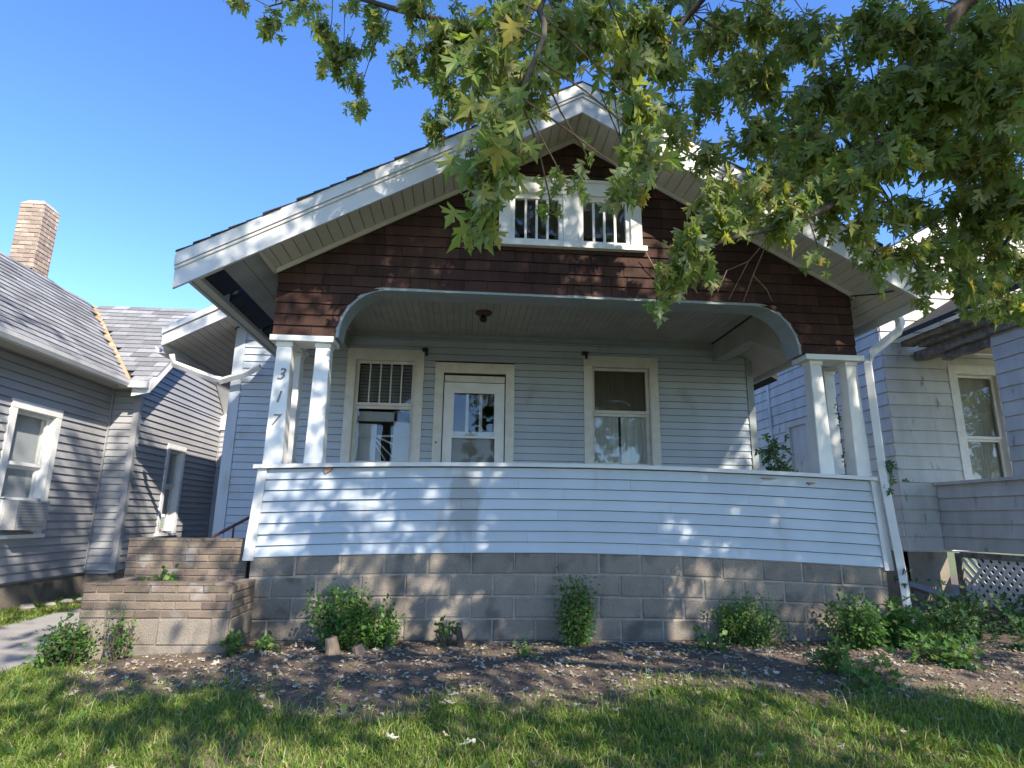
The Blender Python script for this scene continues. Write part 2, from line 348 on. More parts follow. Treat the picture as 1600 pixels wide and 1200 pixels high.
L.new(mix(msk, col, mix(ramp(noise(1.5), .3, .7), (0.10, 0.13, 0.04), (0.15, 0.16, 0.07))), b.inputs['Base Color'])
for nm, y0, y1, zz, mt in (('sidewalk', -9.6, -8.1, -0.70, 'concrete'), ('street', -21, -12.5, -0.72, 'streetm')):  # unseen pale paving, added to bounce warm sunlight into the porch
    mb = MB().box(-60, 60, y0, y1, zz-0.3, zz+0.06 if nm == 'sidewalk' else zz+0.03); tag(mb.build(nm, mt), kind='structure')
mb = MB().box(-60, 60, -12.5, -12.35, -1.0, -0.58); tag(mb.build('kerb', 'concrete'), kind='structure')

# concrete walk on the left
walk = bpy.data.objects.new('walkway', None); COL.objects.link(walk); walk.location = (-5, 0, -0.1); walk['kind'] = 'structure'
yy = -6.9
while yy < 7:
    mb = MB(); y1 = yy+1.42; c = [(-5.75, yy), (-4.42, yy), (-4.42, y1), (-5.75, y1)]
    j = random.uniform(-0.008, 0.008)
    zt = [float(gz(-5, y))+0.03+j for x, y in c]
    mb.hexa([(x, y, z-0.12) for (x, y), z in zip(c, zt)]+[(x, y, z) for (x, y), z in zip(c, zt)])
    mb.build('slab', 'concrete', walk); yy = y1+0.035

# ------------------------------------------------------------------ the bungalow
XC = -0.03
H = thing('bungalow_house', 'pale blue bungalow with brown shingled gable and deep front porch', 'house', (0, 1.3, 0))
def wz(x, z):
    a = -0.0072*x*x*min(1, max(z, 0)/0.8)
    if x > 0: a -= 0.045*(x/3.1)*min(1, max(0, (1.6-z)/0.8))*min(1, max(z, 0)/0.4)
    return z+a
# concrete block foundation
mb = MB(); xs = np.linspace(-3.06, 3.06, 13)
for a, b2 in zip(xs[:-1], xs[1:]):
    mb.hexa([(a, 0.001, -0.3), (b2, 0.001, -0.3), (b2, 0.2, -0.3), (a, 0.2, -0.3), (a, 0.001, wz(a, 0.795)), (b2, 0.001, wz(b2, 0.795)), (b2, 0.2, wz(b2, 0.795)), (a, 0.2, wz(a, 0.795))])
mb.box(-3.06, -2.86, 0.2, 2.6, -0.3, 0.7); mb.box(2.86, 3.06, 0.2, 2.6, -0.3, 0.7)
FND = mb.build('foundation', 'mortar', H)
for r in range(5):
    z1 = 0.798-0.2*r; z0 = z1-0.2; off = 0.2 if r % 2 else 0.0
    x = -3.07-off
    while x < 3.06:
        a = max(x, -3.07); b2 = min(x+0.405, 3.07); x += 0.405
        if b2-a < 0.06: continue
        g = 0.005; gl_ = g; drop = 0.0
        if a > 1.02: drop = 0.008
        if 0.98 < a < 1.30: gl_ = 0.012
        j = random.uniform(-0.003, 0.004)
        c = random.uniform(0.008, 0.016); mb = MB(); y = -0.008-j
        P = lambda xx, zz: wz(xx, zz)-drop
        o4 = [(a+gl_, z0+g), (b2-g, z0+g), (b2-g, z1-g), (a+gl_, z1-g)]
        i4 = [(a+gl_+c, z0+g+c*1.3), (b2-g-c, z0+g+c*1.3), (b2-g-c, z1-g-c), (a+gl_+c, z1-g-c)]
        V = [(p[0], 0.05, P(*p)) for p in o4]+[(p[0], y+c, P(*p)) for p in o4]+[(p[0], y, P(*p)) for p in i4]
        F = [(0, 1, 5, 4), (1, 2, 6, 5), (2, 3, 7, 6), (3, 0, 4, 7), (4, 5, 9, 8), (5, 6, 10, 9), (6, 7, 11, 10), (7, 4, 8, 11), (8, 9, 10, 11)]
        mb.add(V, F); mb.build('concrete_block', 'block', FND)
# porch parapet siding
mb = MB()
for a, b2 in zip(xs[:-1], xs[1:]):
    mb.hexa([(a, 0.012, wz(a, 0.80)), (b2, 0.012, wz(b2, 0.80)), (b2, 0.13, wz(b2, 0.80)), (a, 0.13, wz(a, 0.80)), (a, 0.012, wz(a, 1.6)), (b2, 0.012, wz(b2, 1.6)), (b2, 0.13, wz(b2, 1.6)), (a, 0.13, wz(a, 1.6))])
PW = mb.build('porch_wall', 'dark', H)  # backing coloured dark to paint the lap shadows between boards
MB().box(2.95, 3.06, 0.135, 2.58, 0.8, 1.55).build('porch_side_wall', 'siding', H); MB().box(-2.98, 2.945, 0.132, 0.14, 1.0, 1.52).build('porch_wall_lining', 'siding', H)
exp = 0.1006
for r in range(8):
    z0 = 0.795+r*exp; z1 = z0+exp-0.006
    half = lambda z: 3.035-0.04*(z-0.8)/0.8
    js = [-half(z0), [-1.15, -0.55, -1.45, -0.2, -1.2, -1.55, -0.62, -1.28][r]+random.uniform(-.05, .05), [0.55, 1.4, 0.75, 2.0, 0.9, 1.7, 0.5, 1.3][r], half(z0)]
    for a, b2 in zip(js[:-1], js[1:]):
        mb = MB(); n = max(2, int((b2-a)/0.4)); q = np.linspace(a+0.0008, b2-0.0008, n+1)
        wob = random.uniform(-0.002, 0.002)
        for c0, c1 in zip(q[:-1], q[1:]):
            mb.hexa([(c0, -0.019+wob, wz(c0, z0)), (c1, -0.019+wob, wz(c1, z0)), (c1, 0.015, wz(c1, z0)), (c0, 0.015, wz(c0, z0)),
                     (c0, -0.001, wz(c0, z1)), (c1, -0.001, wz(c1, z1)), (c1, 0.015, wz(c1, z1)), (c0, 0.015, wz(c0, z1))])
        mb.build('siding_board', 'siding', PW)
for s in (-1, 1):
    b0, b1, t0, t1 = s*3.035, s*3.13, s*2.995, s*3.075
    mb = MB(); zb_, zt_ = wz(s*3.09, 0.765), wz(s*3.05, 1.60)
    bl, br = min(b0, b1), max(b0, b1); tl, tr = min(t0, t1), max(t0, t1)
    mb.hexa([(bl, -0.03, zb_), (br, -0.03, zb_), (br, 0.12, zb_), (bl, 0.12, zb_), (tl, -0.03, zt_), (tr, -0.03, zt_), (tr, 0.12, zt_), (tl, 0.12, zt_)])
    mb.build('corner_board', 'fascia', H)
for a0, b0 in ((-3.115, 1.185), (1.187, 3.115)):      # cap rail in two lengths
    mb = MB(); q = np.linspace(a0, b0, 8); dzz = 0.004 if a0 > 0 else 0
    for a, b2 in zip(q[:-1], q[1:]):
        mb.hexa([(a, -0.06, wz(a, 1.603)-dzz), (b2, -0.06, wz(b2, 1.603)-dzz), (b2, 0.22, wz(b2, 1.603)), (a, 0.22, wz(a, 1.603)), (a, -0.058, wz(a, 1.64)-dzz), (b2, -0.058, wz(b2, 1.64)-dzz), (b2, 0.22, wz(b2, 1.648)), (a, 0.22, wz(a, 1.648))])
    mb.build('rail_cap', 'fascia', H)
mb = MB().box(-3.04, 3.04, 0.14, 2.59, 0.9, 1.0); mb.build('porch_floor', 'concrete', H)
mb = MB().box(2.93, 3.08, 0.225, 2.58, 1.56, 1.62); mb.build('side_rail_cap', 'fascia', H)
# posts in groups of three with flat caps
def post(x0, x1, y0, y1, zb_, zt_, tp=0.018):
    mb = MB()
    c = 0.006
    def ring(ax0, ax1, ay0, ay1, z): return [(ax0+c, ay0, z), (ax1-c, ay0, z), (ax1, ay0+c, z), (ax1, ay1-c, z), (ax1-c, ay1, z), (ax0+c, ay1, z), (ax0, ay1-c, z), (ax0, ay0+c, z)]
    a = ring(x0, x1, y0, y1, zb_); b2 = ring(x0+tp, x1-tp, y0+tp, y1-tp, zt_)
    mb.add(a+b2, [(0, 1, 2, 3, 4, 5, 6, 7)[::-1], tuple(range(8, 16))]+[(i, (i+1) % 8, 8+(i+1) % 8, 8+i) for i in range(8)])
    o = mb.build('post', 'white', H)
    for k, (e, h0, h1) in enumerate(((0.009, -0.045, 0.0),)):
        mb = MB().box(x0+tp-e, x1-tp+e, y0+tp-e, y1-tp+e, zt_+h0, zt_+h1); mb.build('capital', 'white', o)
    return o
zr = wz(2.9, 1.642)
pl = post(-3.055, -2.875, 0.0, 0.17, zr, 2.795); post(-2.675, -2.50, 0.0, 0.17, zr, 2.795); post(-3.06, -2.89, 0.40, 0.57, 1.0, 2.795)
post(2.485, 2.645, 0.0, 0.17, zr, 2.795); post(2.88, 3.04, 0.0, 0.17, zr, 2.795); post(2.885, 3.04, 0.40, 0.57, 1.0, 2.795)
for t_, x, z in (('3', -2.968, 2.46), ('1', -2.973, 2.23), ('7', -2.983, 2.0)):
    text_part(t_, 'house_number', 'numgrey', pl, (x, -0.004+0.015*(z-1.5)/1.2, z), 0.165)
for a, b2 in ((-3.095, -2.475), (2.43, 3.075)):
    mb = MB().box(a, b2, -0.045, 0.24, 2.797, 2.852)
    s = a if a < 0 else b2-0.21
    mb.box(s, s+0.21, 0.24, 0.62, 2.799, 2.852); mb.build('post_cap', 'white', H)
# gable wall with an arched opening: backing, shingles, arch trim
ZS = lambda x: 5.27-0.556*abs(x-XC)
AL, AR, AZ0, AZ1 = -2.47, 2.41, 2.86, 3.41
def arch(z):
    if z >= AZ1: return None
    if z <= AZ0: return (AL, AR)
    t = (z-AZ0)/(AZ1-AZ0); k = 0.50*(1-math.sqrt(max(0, 1-t*t)))
    return (AL+k, AR-k)
WIN = (-0.85, 0.705, 3.945, 4.68)
def gable_rows(z0, z1, grow=0.0):
    hb = (5.27-z0)/0.556; ht = (5.27-z1)/0.556
    Lb, Rb = max(-3.085, XC-hb), min(3.02, XC+hb); Lt, Rt = max(-3.085, XC-ht), min(3.02, XC+ht)
    segs = [((Lb, Rb), (Lt, Rt))]
    a0, a1 = arch(z0+1e-4), arch(z1-1e-4)
    if a0:
        a1 = a1 or ((a0[0]+0.35, a0[1]-0.35) if z1 > AZ1 else a0)
        segs = [((Lb, a0[0]), (Lt, a1[0])), ((a0[1], Rb), (a1[1], Rt))] if arch(z1-1e-4) else [((Lb, Rb), (Lt, Rt))]
    return segs
ex = 0.118; z = 2.852; rows = []
while z < 5.26:
    z1 = z+ex
    if z < AZ1 < z1: z1 = AZ1
    rows.append((z, min(z1, 5.26))); z = z1
mb = MB()
for z0, z1 in rows:
    for (b0, b1), (t0, t1) in gable_rows(z0, z1):
        for (c0, c1), (d0, d1) in ([((b0, b1), (t0, t1))] if not (WIN[2]-ex*0.5 < z0 < WIN[3]-ex*0.5) else [((b0, WIN[0]+.03), (t0, WIN[0]+.03)), ((WIN[1]-.03, b1), (WIN[1]-.03, t1))]):
            mb.hexa([(c0, 0.004, z0), (c1, 0.004, z0), (c1, 0.2, z0), (c0, 0.2, z0), (d0, 0.004, z1), (d1, 0.004, z1), (d1, 0.2, z1), (d0, 0.2, z1)])
GW = mb.build('gable_wall', 'brown', H)
FR0 = Frame((0, 0, 0), (1, 0, 0), (0, -1, 0))
for z0, z1 in rows:
    for (b0, b1), (t0, t1) in gable_rows(z0, z1):
        parts = [((b0, b1), (t0, t1))]
        if WIN[2]-ex*0.5 < z0 < WIN[3]-ex*0.5: parts = [((b0, WIN[0]), (t0, WIN[0])), ((WIN[1], b1), (WIN[1], t1))]
        for (c0, c1), (d0, d1) in parts:
            if c1-c0 < 0.04: continue
            cuts = [c0]; x = c0+random.uniform(0.1, 0.4)
            while x < c1-0.08: cuts.append(x); x += random.choice((0.2, 0.27, 0.33, 0.4))*random.uniform(.85, 1.15)
            cuts.append(c1)
            for i, (e0, e1) in enumerate(zip(cuts[:-1], cuts[1:])):
                tl = d0 if i == 0 else e0; tr = d1 if i == len(cuts)-2 else e1
                if tr-tl < 0.02: tr = tl+0.02
                mb = MB(); j = random.uniform(-0.003, 0.004)
                FR0.board(mb, e0+0.002, e1-0.002, tl+0.002, tr-0.002, z0+random.uniform(-0.004, 0.002), z1, 0.016+j, 0.003, -0.006)
                mb.build('shingle', 'brown', GW)
pts = []
for k in range(13):
    t = k/12*math.pi/2; pts.append((AL+0.5*(1-math.cos(t)), AZ0+(AZ1-AZ0)*math.sin(t)))
pts = [(AL, 2.853)]+pts
curve = pts+[(-a+AL+AR, b2) for a, b2 in pts[::-1]]
mb = MB()
for (a, b2), (c, d) in zip(curve[:-1], curve[1:]):
    n = np.array([-(d-b2), c-a]); n = n/(np.linalg.norm(n)+1e-9)*0.03
    mb.hexa([(a+n[0]*-1, -0.006, b2-n[1]), (c-n[0], -0.006, d-n[1]), (c-n[0], 0.26, d-n[1]), (a-n[0], 0.26, b2-n[1]), (a+n[0]*.2, -0.006, b2+n[1]*.2), (c+n[0]*.2, -0.006, d+n[1]*.2), (c+n[0]*.2, 0.26, d+n[1]*.2), (a+n[0]*.2, 0.26, b2+n[1]*.2)])
mb.build('arch_trim', 'trimblue', H)
# gable window: two casements of four lights
frw = Frame((0, 0, 0), (1, 0, 0), (0, -1, 0))
mb = MB(); frw.box(mb, WIN[0]-0.005, WIN[1]+0.005, 4.56, 4.70, -0.02, 0.055); frw.box(mb, WIN[0]-.03, WIN[1]+.03, 4.70, 4.725, -0.01, 0.085); GWN = mb.build('gable_window', 'white', H)
mb = MB(); frw.box(mb, WIN[0]-0.045, WIN[1]+0.045, 3.93, 3.985, -0.02, 0.075); mb.build('sill', 'white', GWN)
for a, b2 in ((WIN[0], WIN[0]+0.12), (-0.155, 0.015), (WIN[1]-0.12, WIN[1])):
    mb = MB(); frw.box(mb, a, b2, 3.986, 4.559, -0.02, 0.045); mb.build('casing', 'white', GWN)
for a, b2 in ((WIN[0]+0.12, -0.155), (0.015, WIN[1]-0.12)):
    mb = MB(); frw.box(mb, a, b2, 3.986, 4.03, -0.03, 0.02); frw.box(mb, a, b2, 4.50, 4.558, -0.03, 0.02); frw.box(mb, a, a+0.05, 4.03, 4.50, -0.03, 0.019); frw.box(mb, b2-0.05, b2, 4.03, 4.50, -0.03, 0.019); mb.build('sash', 'white', GWN)
    w = (b2-a-0.1)/4
    for k in range(4):
        mb = MB(); frw.box(mb, a+0.05+k*w, a+0.05+(k+1)*w, 4.03, 4.50, -0.012, -0.008); mb.build('pane', 'glass', GWN)
        if k: mb = MB(); frw.box(mb, a+0.05+k*w-0.012, a+0.05+k*w+0.012, 4.03, 4.50, -0.02, 0.012); mb.build('muntin', 'white', GWN)
mb = MB().box(-0.9, 0.75, 1.2, 1.25, 3.8, 4.7); mb.box(-0.9, 0.75, 0.21, 1.2, 3.78, 3.80); mb.build('attic_back', 'dark', H)
# porch roof: slabs, soffit panels, rake boards, shingles
def slab(x0, x1, y0, y1, lo, hi, mb, f=ZS):
    mb.hexa([(x0, y0, f(x0)+lo), (x1, y0, f(x1)+lo), (x1, y1, f(x1)+lo), (x0, y1, f(x0)+lo), (x0, y0, f(x0)+hi), (x1, y0, f(x1)+hi), (x1, y1, f(x1)+hi), (x0, y1, f(x0)+hi)])
EV = 3.77; EVR = 3.47
mb = MB(); slab(XC, XC+EVR, -0.5, 3.2, 0.02, 0.29, mb); slab(-3.12, XC, -0.5, 3.2, 0.02, 0.29, mb)
slab(-3.46, -3.12, -0.5, 3.2, 0.05, 0.29, mb); slab(-3.80, -3.745, -0.5, 3.2, 0.12, 0.29, mb)
ROOF = mb.build('roof', 'fascia', H)
mb = MB(); ys = [-0.5, -0.30, -0.24, 0.35, 0.5, 1.5, 1.58, 3.2]
for k in range(0, len(ys), 2): slab(-3.745, -3.46, ys[k], ys[k+1], 0.17, 0.29, mb)
mb.build('bare_eave_deck', 'tarp', ROOF)
for s in (-1, 1):
    mb = MB()
    for k in range(26):   # shingle courses on each slope, edge slightly uneven
        d0 = (EV if s < 0 else EVR)+0.04-k*0.148; d1 = max(0.0, d0-0.16)
        if d0 <= 0: break
        segs = [(-0.575+random.uniform(-.012, .012), 3.2)] if not (s < 0 and 3.45 < d0 < 3.80) else [(-0.575, -0.30), (-0.24, 0.35), (0.5, 1.5), (1.58, 3.2)]
        for ya, yb in segs:
            x0, x1 = XC+s*d0, XC+s*d1; q = 5.27
            za, zb2 = q-0.556*d0+0.315, q-0.556*d1+0.298
            pp = [(x0, ya, za-0.02), (x1, ya, zb2-0.006), (x1, yb, zb2-0.006), (x0, yb, za-0.02), (x0, ya, za), (x1, ya, zb2), (x1, yb, zb2), (x0, yb, za)]
            if s > 0: pp = [pp[i] for i in (1, 0, 3, 2, 5, 4, 7, 6)]
            mb.hexa(pp, random.random())
    mb.build('shingle_courses', 'darkroof', ROOF, kind='stuff')
    # rake boards: lower fascia and upper strip
    for lo, hi, y0, y1, nm in ((-0.045, 0.165, -0.53, -0.501, 'rake_board'), (0.168, 0.292, -0.56, -0.50, 'rake_moulding'), (0.135, 0.166, -0.545, -0.531, 'rake_bead')):
        mb = MB(); a, b2 = (XC-EV-0.04, XC-0.001) if s < 0 else (XC+0.001, XC+EVR+0.04)
        slab(a, b2, y0, y1, lo, hi, mb); mb.build(nm, 'fascia', ROOF)
    # soffit panels under the rake, one by one
    n = 37; w = (EV-0.04)/n
    n = 31 if s < 0 else 34
    for k in range(n):
        d0, d1 = k*w+0.004, (k+1)*w-0.004; mb = MB()
        a, b2 = sorted((XC+s*d0, XC+s*d1)); e = 0.012
        y1 = -0.002 if (d0 < 3.04) else 0.9
        pp = [(a, -0.5, ZS(a)-0.002), (b2, -0.5, ZS(b2)-0.002), (b2, y1, ZS(b2)-0.002), (a, y1, ZS(a)-0.002), (a, -0.5, ZS(a)+0.012), (b2, -0.5, ZS(b2)+0.012), (b2, y1, ZS(b2)+0.012), (a, y1, ZS(a)+0.012)]
        mb.hexa(pp); mb.build('soffit_panel', 'soffit', ROOF)
    mb = MB(); a, b2 = (-3.1, XC) if s < 0 else (XC, 3.05)
    slab(a, b2, -0.045, -0.026, -0.06, -0.006, mb); mb.build('frieze_strip', 'soffit', ROOF)
mb = MB()
for a, b2 in ((-3.285, -3.13), (-3.455, -3.29)):
    mb = MB(); slab(a, b2, -0.49, 2.1, -0.004, 0.03, mb); mb.build('metal_soffit_sheet', 'metal', ROOF)
mb = MB(); slab(-3.135, -3.105, -0.49, 0.02, -0.03, 0.01, mb); mb.build('frieze_strip', 'soffit', ROOF)
mb = MB(); slab(-3.70, -3.44, -0.44, -0.41, 0.0, 0.05, mb); mb.build('loose_batten', 'fascia', ROOF)
for k in range(26):     # eave soffit on the right side, panels across
    mb = MB(); y0 = 0.9+k*0.1; slab(2.98, 3.42, y0+0.003, y0+0.097, -0.004, 0.012, mb); mb.build('soffit_panel', 'soffit', ROOF)
for x0, x1 in ((-3.83, -3.81), (3.445, 3.465)):
    mb = MB(); slab(x0, x1, -0.499, 3.2, 0.11 if x0 < 0 else -0.06, 0.26, mb); mb.build('eave_fascia', 'fascia', ROOF)
# porch ceiling of narrow boards
mb = MB().box(-3.05, 3.0, 0.2, 2.75, 3.742, 3.78); CE = mb.build('porch_ceiling', 'dark', H)
x = -2.98
while x < 2.5:
    mb = MB().box(x+0.002, min(x+0.086, 2.55)-0.002, 0.2, 2.58, 3.73, 3.745); mb.build('ceiling_board', 'ceiling', CE); x += 0.086
mb = MB().box(-3.0, 2.6, 2.54, 2.59, 3.66, 3.729); mb.build('cornice', 'trimblue', H)
for x0, x1 in ((-3.06, -2.86), (2.56, 2.76)):
    mb = MB()
    for a, b2 in ((0.2, 1.4), (1.4, 2.58)):
        q = lambda y: 2.86+(3.47-2.86)*min(1, (y-0.2)/1.3)**0.5
        zz = [q(a), q(a), q(b2), q(b2)]
        mb.hexa([(x0, a, zz[0]), (x1, a, zz[1]), (x1, b2, zz[2]), (x0, b2, zz[3]), (x0, a, 3.73), (x1, a, 3.73), (x1, b2, 3.73), (x0, b2, 3.73)])
    mb.build('side_beam', 'ceiling', H)
# ceiling lamp
lm = MB(); lm.tube([(-0.95, 1.53, 3.73), (-0.95, 1.53, 3.705), (-0.95, 1.53, 3.69)], [0.11, 0.105, 0.06], 16)
lamp = thing('porch_lamp', 'small dark bare lamp fitting on the porch ceiling', 'lamp', (-0.95, 1.53, 3.73))
lm.build('ceiling_plate', 'rust', lamp); MB().tube([(-0.95, 1.53, 3.69), (-0.95, 1.53, 3.66), (-0.95, 1.52, 3.62), (-0.95, 1.5, 3.60)], [0.03, 0.045, 0.045, 0.02], 12).build('socket', 'blackiron', lamp)
# main front wall behind the porch
FRM = Frame((0, 2.6, 0), (1, 0, 0), (0, -1, 0))
OP = [(-2.857, -1.765, 1.76, 3.48), (-1.60, -0.45, 0.9, 3.31), (0.574, 1.696, 1.80, 3.485)]
mb = MB(); wallpanel(FRM, mb, -4.40, 3.13, 0.3, 3.75, [(a+.06, b2-.06, c+.02, d-.06) for a, b2, c, d in OP], -0.13, -0.008)
FW = mb.build('front_wall', 'dark', H)  # dark backing colour stands in for lap shadow in the board gaps
siding(FRM, FW, 'siding', -4.30, 3.06, 0.80, 3.73, 0.1016, OP, joint=3.6)
for a, b2 in ((-4.44, -4.30), (3.06, 3.16)):
    mb = MB(); FRM.box(mb, a, b2, 0.72, 3.72, -0.1, 0.03); mb.build('corner_board', 'siding' if a < 0 else 'trimblue', FW)
FRML = Frame((-4.42, 2.6, 0), (0, 1, 0), (-1, 0, 0))
mb = MB(); FRML.box(mb, 0, 6, 0.3, 3.75, -0.1, 0); FRML.box(mb, 0, 6, -0.3, 0.72, -0.1, 0.04); mb.build('side_wall', 'siding', H)
mb = MB().box(3.0, 3.1, 2.7, 8.6, 0.0, 3.75); mb.build('side_wall', 'siding', H)
mb = MB().box(-4.40, 3.1, 2.62, 2.75, -0.3, 0.8); mb.build('main_foundation', 'block', H)
# interior
mb = MB().box(-4.3, 3.0, 5.6, 5.65, 0.8, 3.9); mb.box(-4.3, 3.0, 2.75, 5.6, 0.78, 0.8); mb.box(-4.3, 3.0, 2.75, 5.6, 3.9, 3.95); mb.box(-4.32, -4.3, 2.74, 5.6, 0.8, 3.9); mb.box(2.97, 2.99, 2.75, 5.6, 0.8, 3.9)
mb.build('room', 'dark', H)
W1 = sash_window(FRM, H, OP[0][0], OP[0][1], 1.80, OP[0][3], 0.115, mull=4, meet=2.66, head=0.15)
W2 = sash_window(FRM, H, OP[2][0], OP[2][1], 1.84, OP[2][3], 0.12, mull=0, meet=2.64, head=0.15, gl='screen')
# blinds and curtains inside
mb = MB()
for k in range(12): FRM.box(mb, -2.7, -1.9, 2.70+k*0.05, 2.742+k*0.05, -0.21, -0.207)
mb.build('upper_blind', 'metal', W1)
for a, b2, c, d, nm in ((-2.72, -2.42, 1.8, 2.42, 'blind_panel'), (-2.18, -1.86, 1.8, 2.62, 'blind_panel'), (-2.72, -1.9, 2.46, 2.60, 'blind_header')):
    mb = MB(); FRM.box(mb, a, b2, c, d, -0.23, -0.225); mb.build(nm, 'blind', W1)
for (a, b2, c, d) in ((-2.40, 2.22, -1.98, 2.02), (-2.42, 2.18, -2.10, 1.86), (-2.45, 2.16, -2.24, 1.84), (-2.68, 2.22, -1.92, 2.24)):
    mb = MB(); FRM.hexa(mb, [(a, b2, -0.19), (c, d, -0.19), (c, d, -0.195), (a, b2, -0.195), (a, b2+0.025, -0.19), (c, d+0.025, -0.19), (c, d+0.025, -0.195), (a, b2+0.025, -0.195)]); mb.build('bent_slat', 'blind', W1)
for a, b2 in ((0.70, 1.115), (1.15, 1.58)):
    mb = MB(); n = 24; V = []
    for k in range(n+1):
        u = a+(b2-a)*k/n; d = -0.125+0.012*math.sin(k*1.25+a)
        V += [FRM.p(u, 1.8, d), FRM.p(u, 2.68, d)]
    mb.add(V, [(2*k, 2*k+2, 2*k+3, 2*k+1) for k in range(n)]); mb.build('curtain', 'curtain', W2)
mb = MB(); FRM.box(mb, 0.69, 1.58, 2.66, 3.34, -0.125, -0.12); mb.build('upper_curtain', 'darkcloth', W2)
for x, z, w, h in ((-2.44, 1.585, 0.05, 0.045), (2.35, 1.54, 0.06, 0.02), (-2.2, 1.6, 0.14, 0.008), (1.9, 1.565, 0.1, 0.008)):
    mb = MB(); q = [(x-w*.6, z-h*.1), (x-w*.2, z-h), (x+w*.4, z-h*.5), (x+w, z+h*.1), (x+w*.3, z+h*.35), (x-w*.5, z+h*.3)]
    mb.prism([(a, -0.032, wz(a, c)) for a, c in q], (0, 0.03, 0)); mb.build('peeled_patch', 'peel', PW)
for u, w in ((-1.745, 3.47), (0.60, 3.50)):
    mb = MB(); FRM.box(mb, u-0.05, u+0.03, w-0.01, w+0.035, 0.02, 0.09); FRM.box(mb, u, u+0.025, w-0.07, w, 0.02, 0.075); mb.build('awning_bracket', 'blackiron', H)
# door
a, b2, zt = -1.60, -0.45, 3.31
mb = MB(); FRM.box(mb, a, b2, zt-0.15, zt, -0.02, 0.036); D = mb.build('door', 'trimwhite', H)
for c0, c1 in ((a, a+0.125), (b2-0.125, b2)):
    mb = MB(); FRM.box(mb, c0, c1, 0.98, zt-0.151, -0.02, 0.034); mb.build('door_casing', 'trimwhite', D)
mb = MB(); FRM.box(mb, a+0.14, b2-0.14, 3.03, 3.125, -0.03, 0.012); mb.build('head_jamb', 'trimwhite', D)
mb = MB(); FRM.box(mb, a+0.126, b2-0.126, 3.126, 3.16, -0.09, -0.06); mb.build('head_gap', 'dark', D)
dl, dr = a+0.14, b2-0.14
mb = MB(); FRM.box(mb, dl, dl+0.13, 1.0, 3.02, -0.03, 0.016); FRM.box(mb, dr-0.13, dr, 1.0, 3.02, -0.03, 0.016); FRM.box(mb, dl+0.13, dr-0.13, 2.88, 3.02, -0.03, 0.015); FRM.box(mb, dl+0.13, dr-0.13, 2.215, 2.245, -0.03, 0.012); FRM.box(mb, dl+0.13, dr-0.13, 1.0, 1.45, -0.03, 0.015)
mb.build('storm_door_frame', 'white', D)
mb = MB(); FRM.box(mb, dl+0.13, dl+0.145, 2.245, 2.88, -0.02, 0.022); FRM.box(mb, dr-0.145, dr-0.13, 2.245, 2.88, -0.02, 0.022); FRM.box(mb, dl+0.145, dr-0.145, 2.865, 2.88, -0.02, 0.022); mb.build('glazing_bead', 'white', D)
mb = MB(); FRM.box(mb, dl+0.13, dr-0.13, 2.245, 2.88, -0.012, -0.008); mb.build('pane', 'glass', D)
mb = MB(); FRM.box(mb, dl+0.13, dr-0.13, 1.45, 2.215, -0.012, -0.008); mb.build('lower_pane', 'screen', D)
mb = MB(); FRM.box(mb, dl, dr, 1.0, 2.32, -0.11, -0.08); FRM.box(mb, dl, dl+0.14, 2.32, 3.0, -0.11, -0.08); FRM.box(mb, dr-0.14, dr, 2.32, 3.0, -0.11, -0.08)
for k in (1, 2):
    u = dl+0.14+(dr-dl-0.28)*k/3; FRM.box(mb, u-0.022, u+0.022, 2.32, 3.0, -0.109, -0.081)
mb.build('inner_door', 'trimwhite', D)
mb = MB(); FRM.box(mb, dl+0.035, dl+0.055, 1.80, 1.98, 0.016, 0.05); mb.build('handle', 'aluminium', D)
mb = MB().tube([FRM.p(a+0.05, 2.14, 0.034), FRM.p(a+0.05, 2.14, 0.042)], 0.014, 10); mb.build('bell_button', 'blackiron', D)
# main roof of the house behind the porch
Z2 = lambda x: 5.86-0.556*abs(x+0.63)
mb = MB(); slab(-5.17, -0.63, 2.1, 9, 0.02, 0.2, mb, Z2); slab(-0.63, 3.9, 3.2, 9, 0.02, 0.2, mb, Z2); MR = mb.build('main_roof', 'darkroof', H)
for lo, hi, y0, y1, nm in ((-0.05, 0.11, 2.07, 2.099, 'rake_board'), (0.113, 0.2, 2.04, 2.10, 'rake_moulding')):
    mb = MB(); slab(-5.19, -3.3, y0, y1, lo, hi, mb, Z2); mb.build(nm, 'fascia', MR)
for k in range(22):
    mb = MB(); x0 = -5.16+k*0.085; slab(x0+0.003, x0+0.082, 2.1, 2.58 if x0 > -4.5 else 8, -0.004, 0.014, mb, Z2); mb.build('soffit_panel', 'soffit', MR)
mb = MB(); slab(-5.19, -5.17, 2.1, 9, -0.05, 0.17, mb, Z2); mb.build('eave_fascia', 'fascia', MR)
siding(FRM, FW, 'siding', -4.3, -3.0, 3.732, 4.2, 0.1016, lim=lambda w: (max(-4.3, (w-5.86)/0.556-0.63), -2.9))
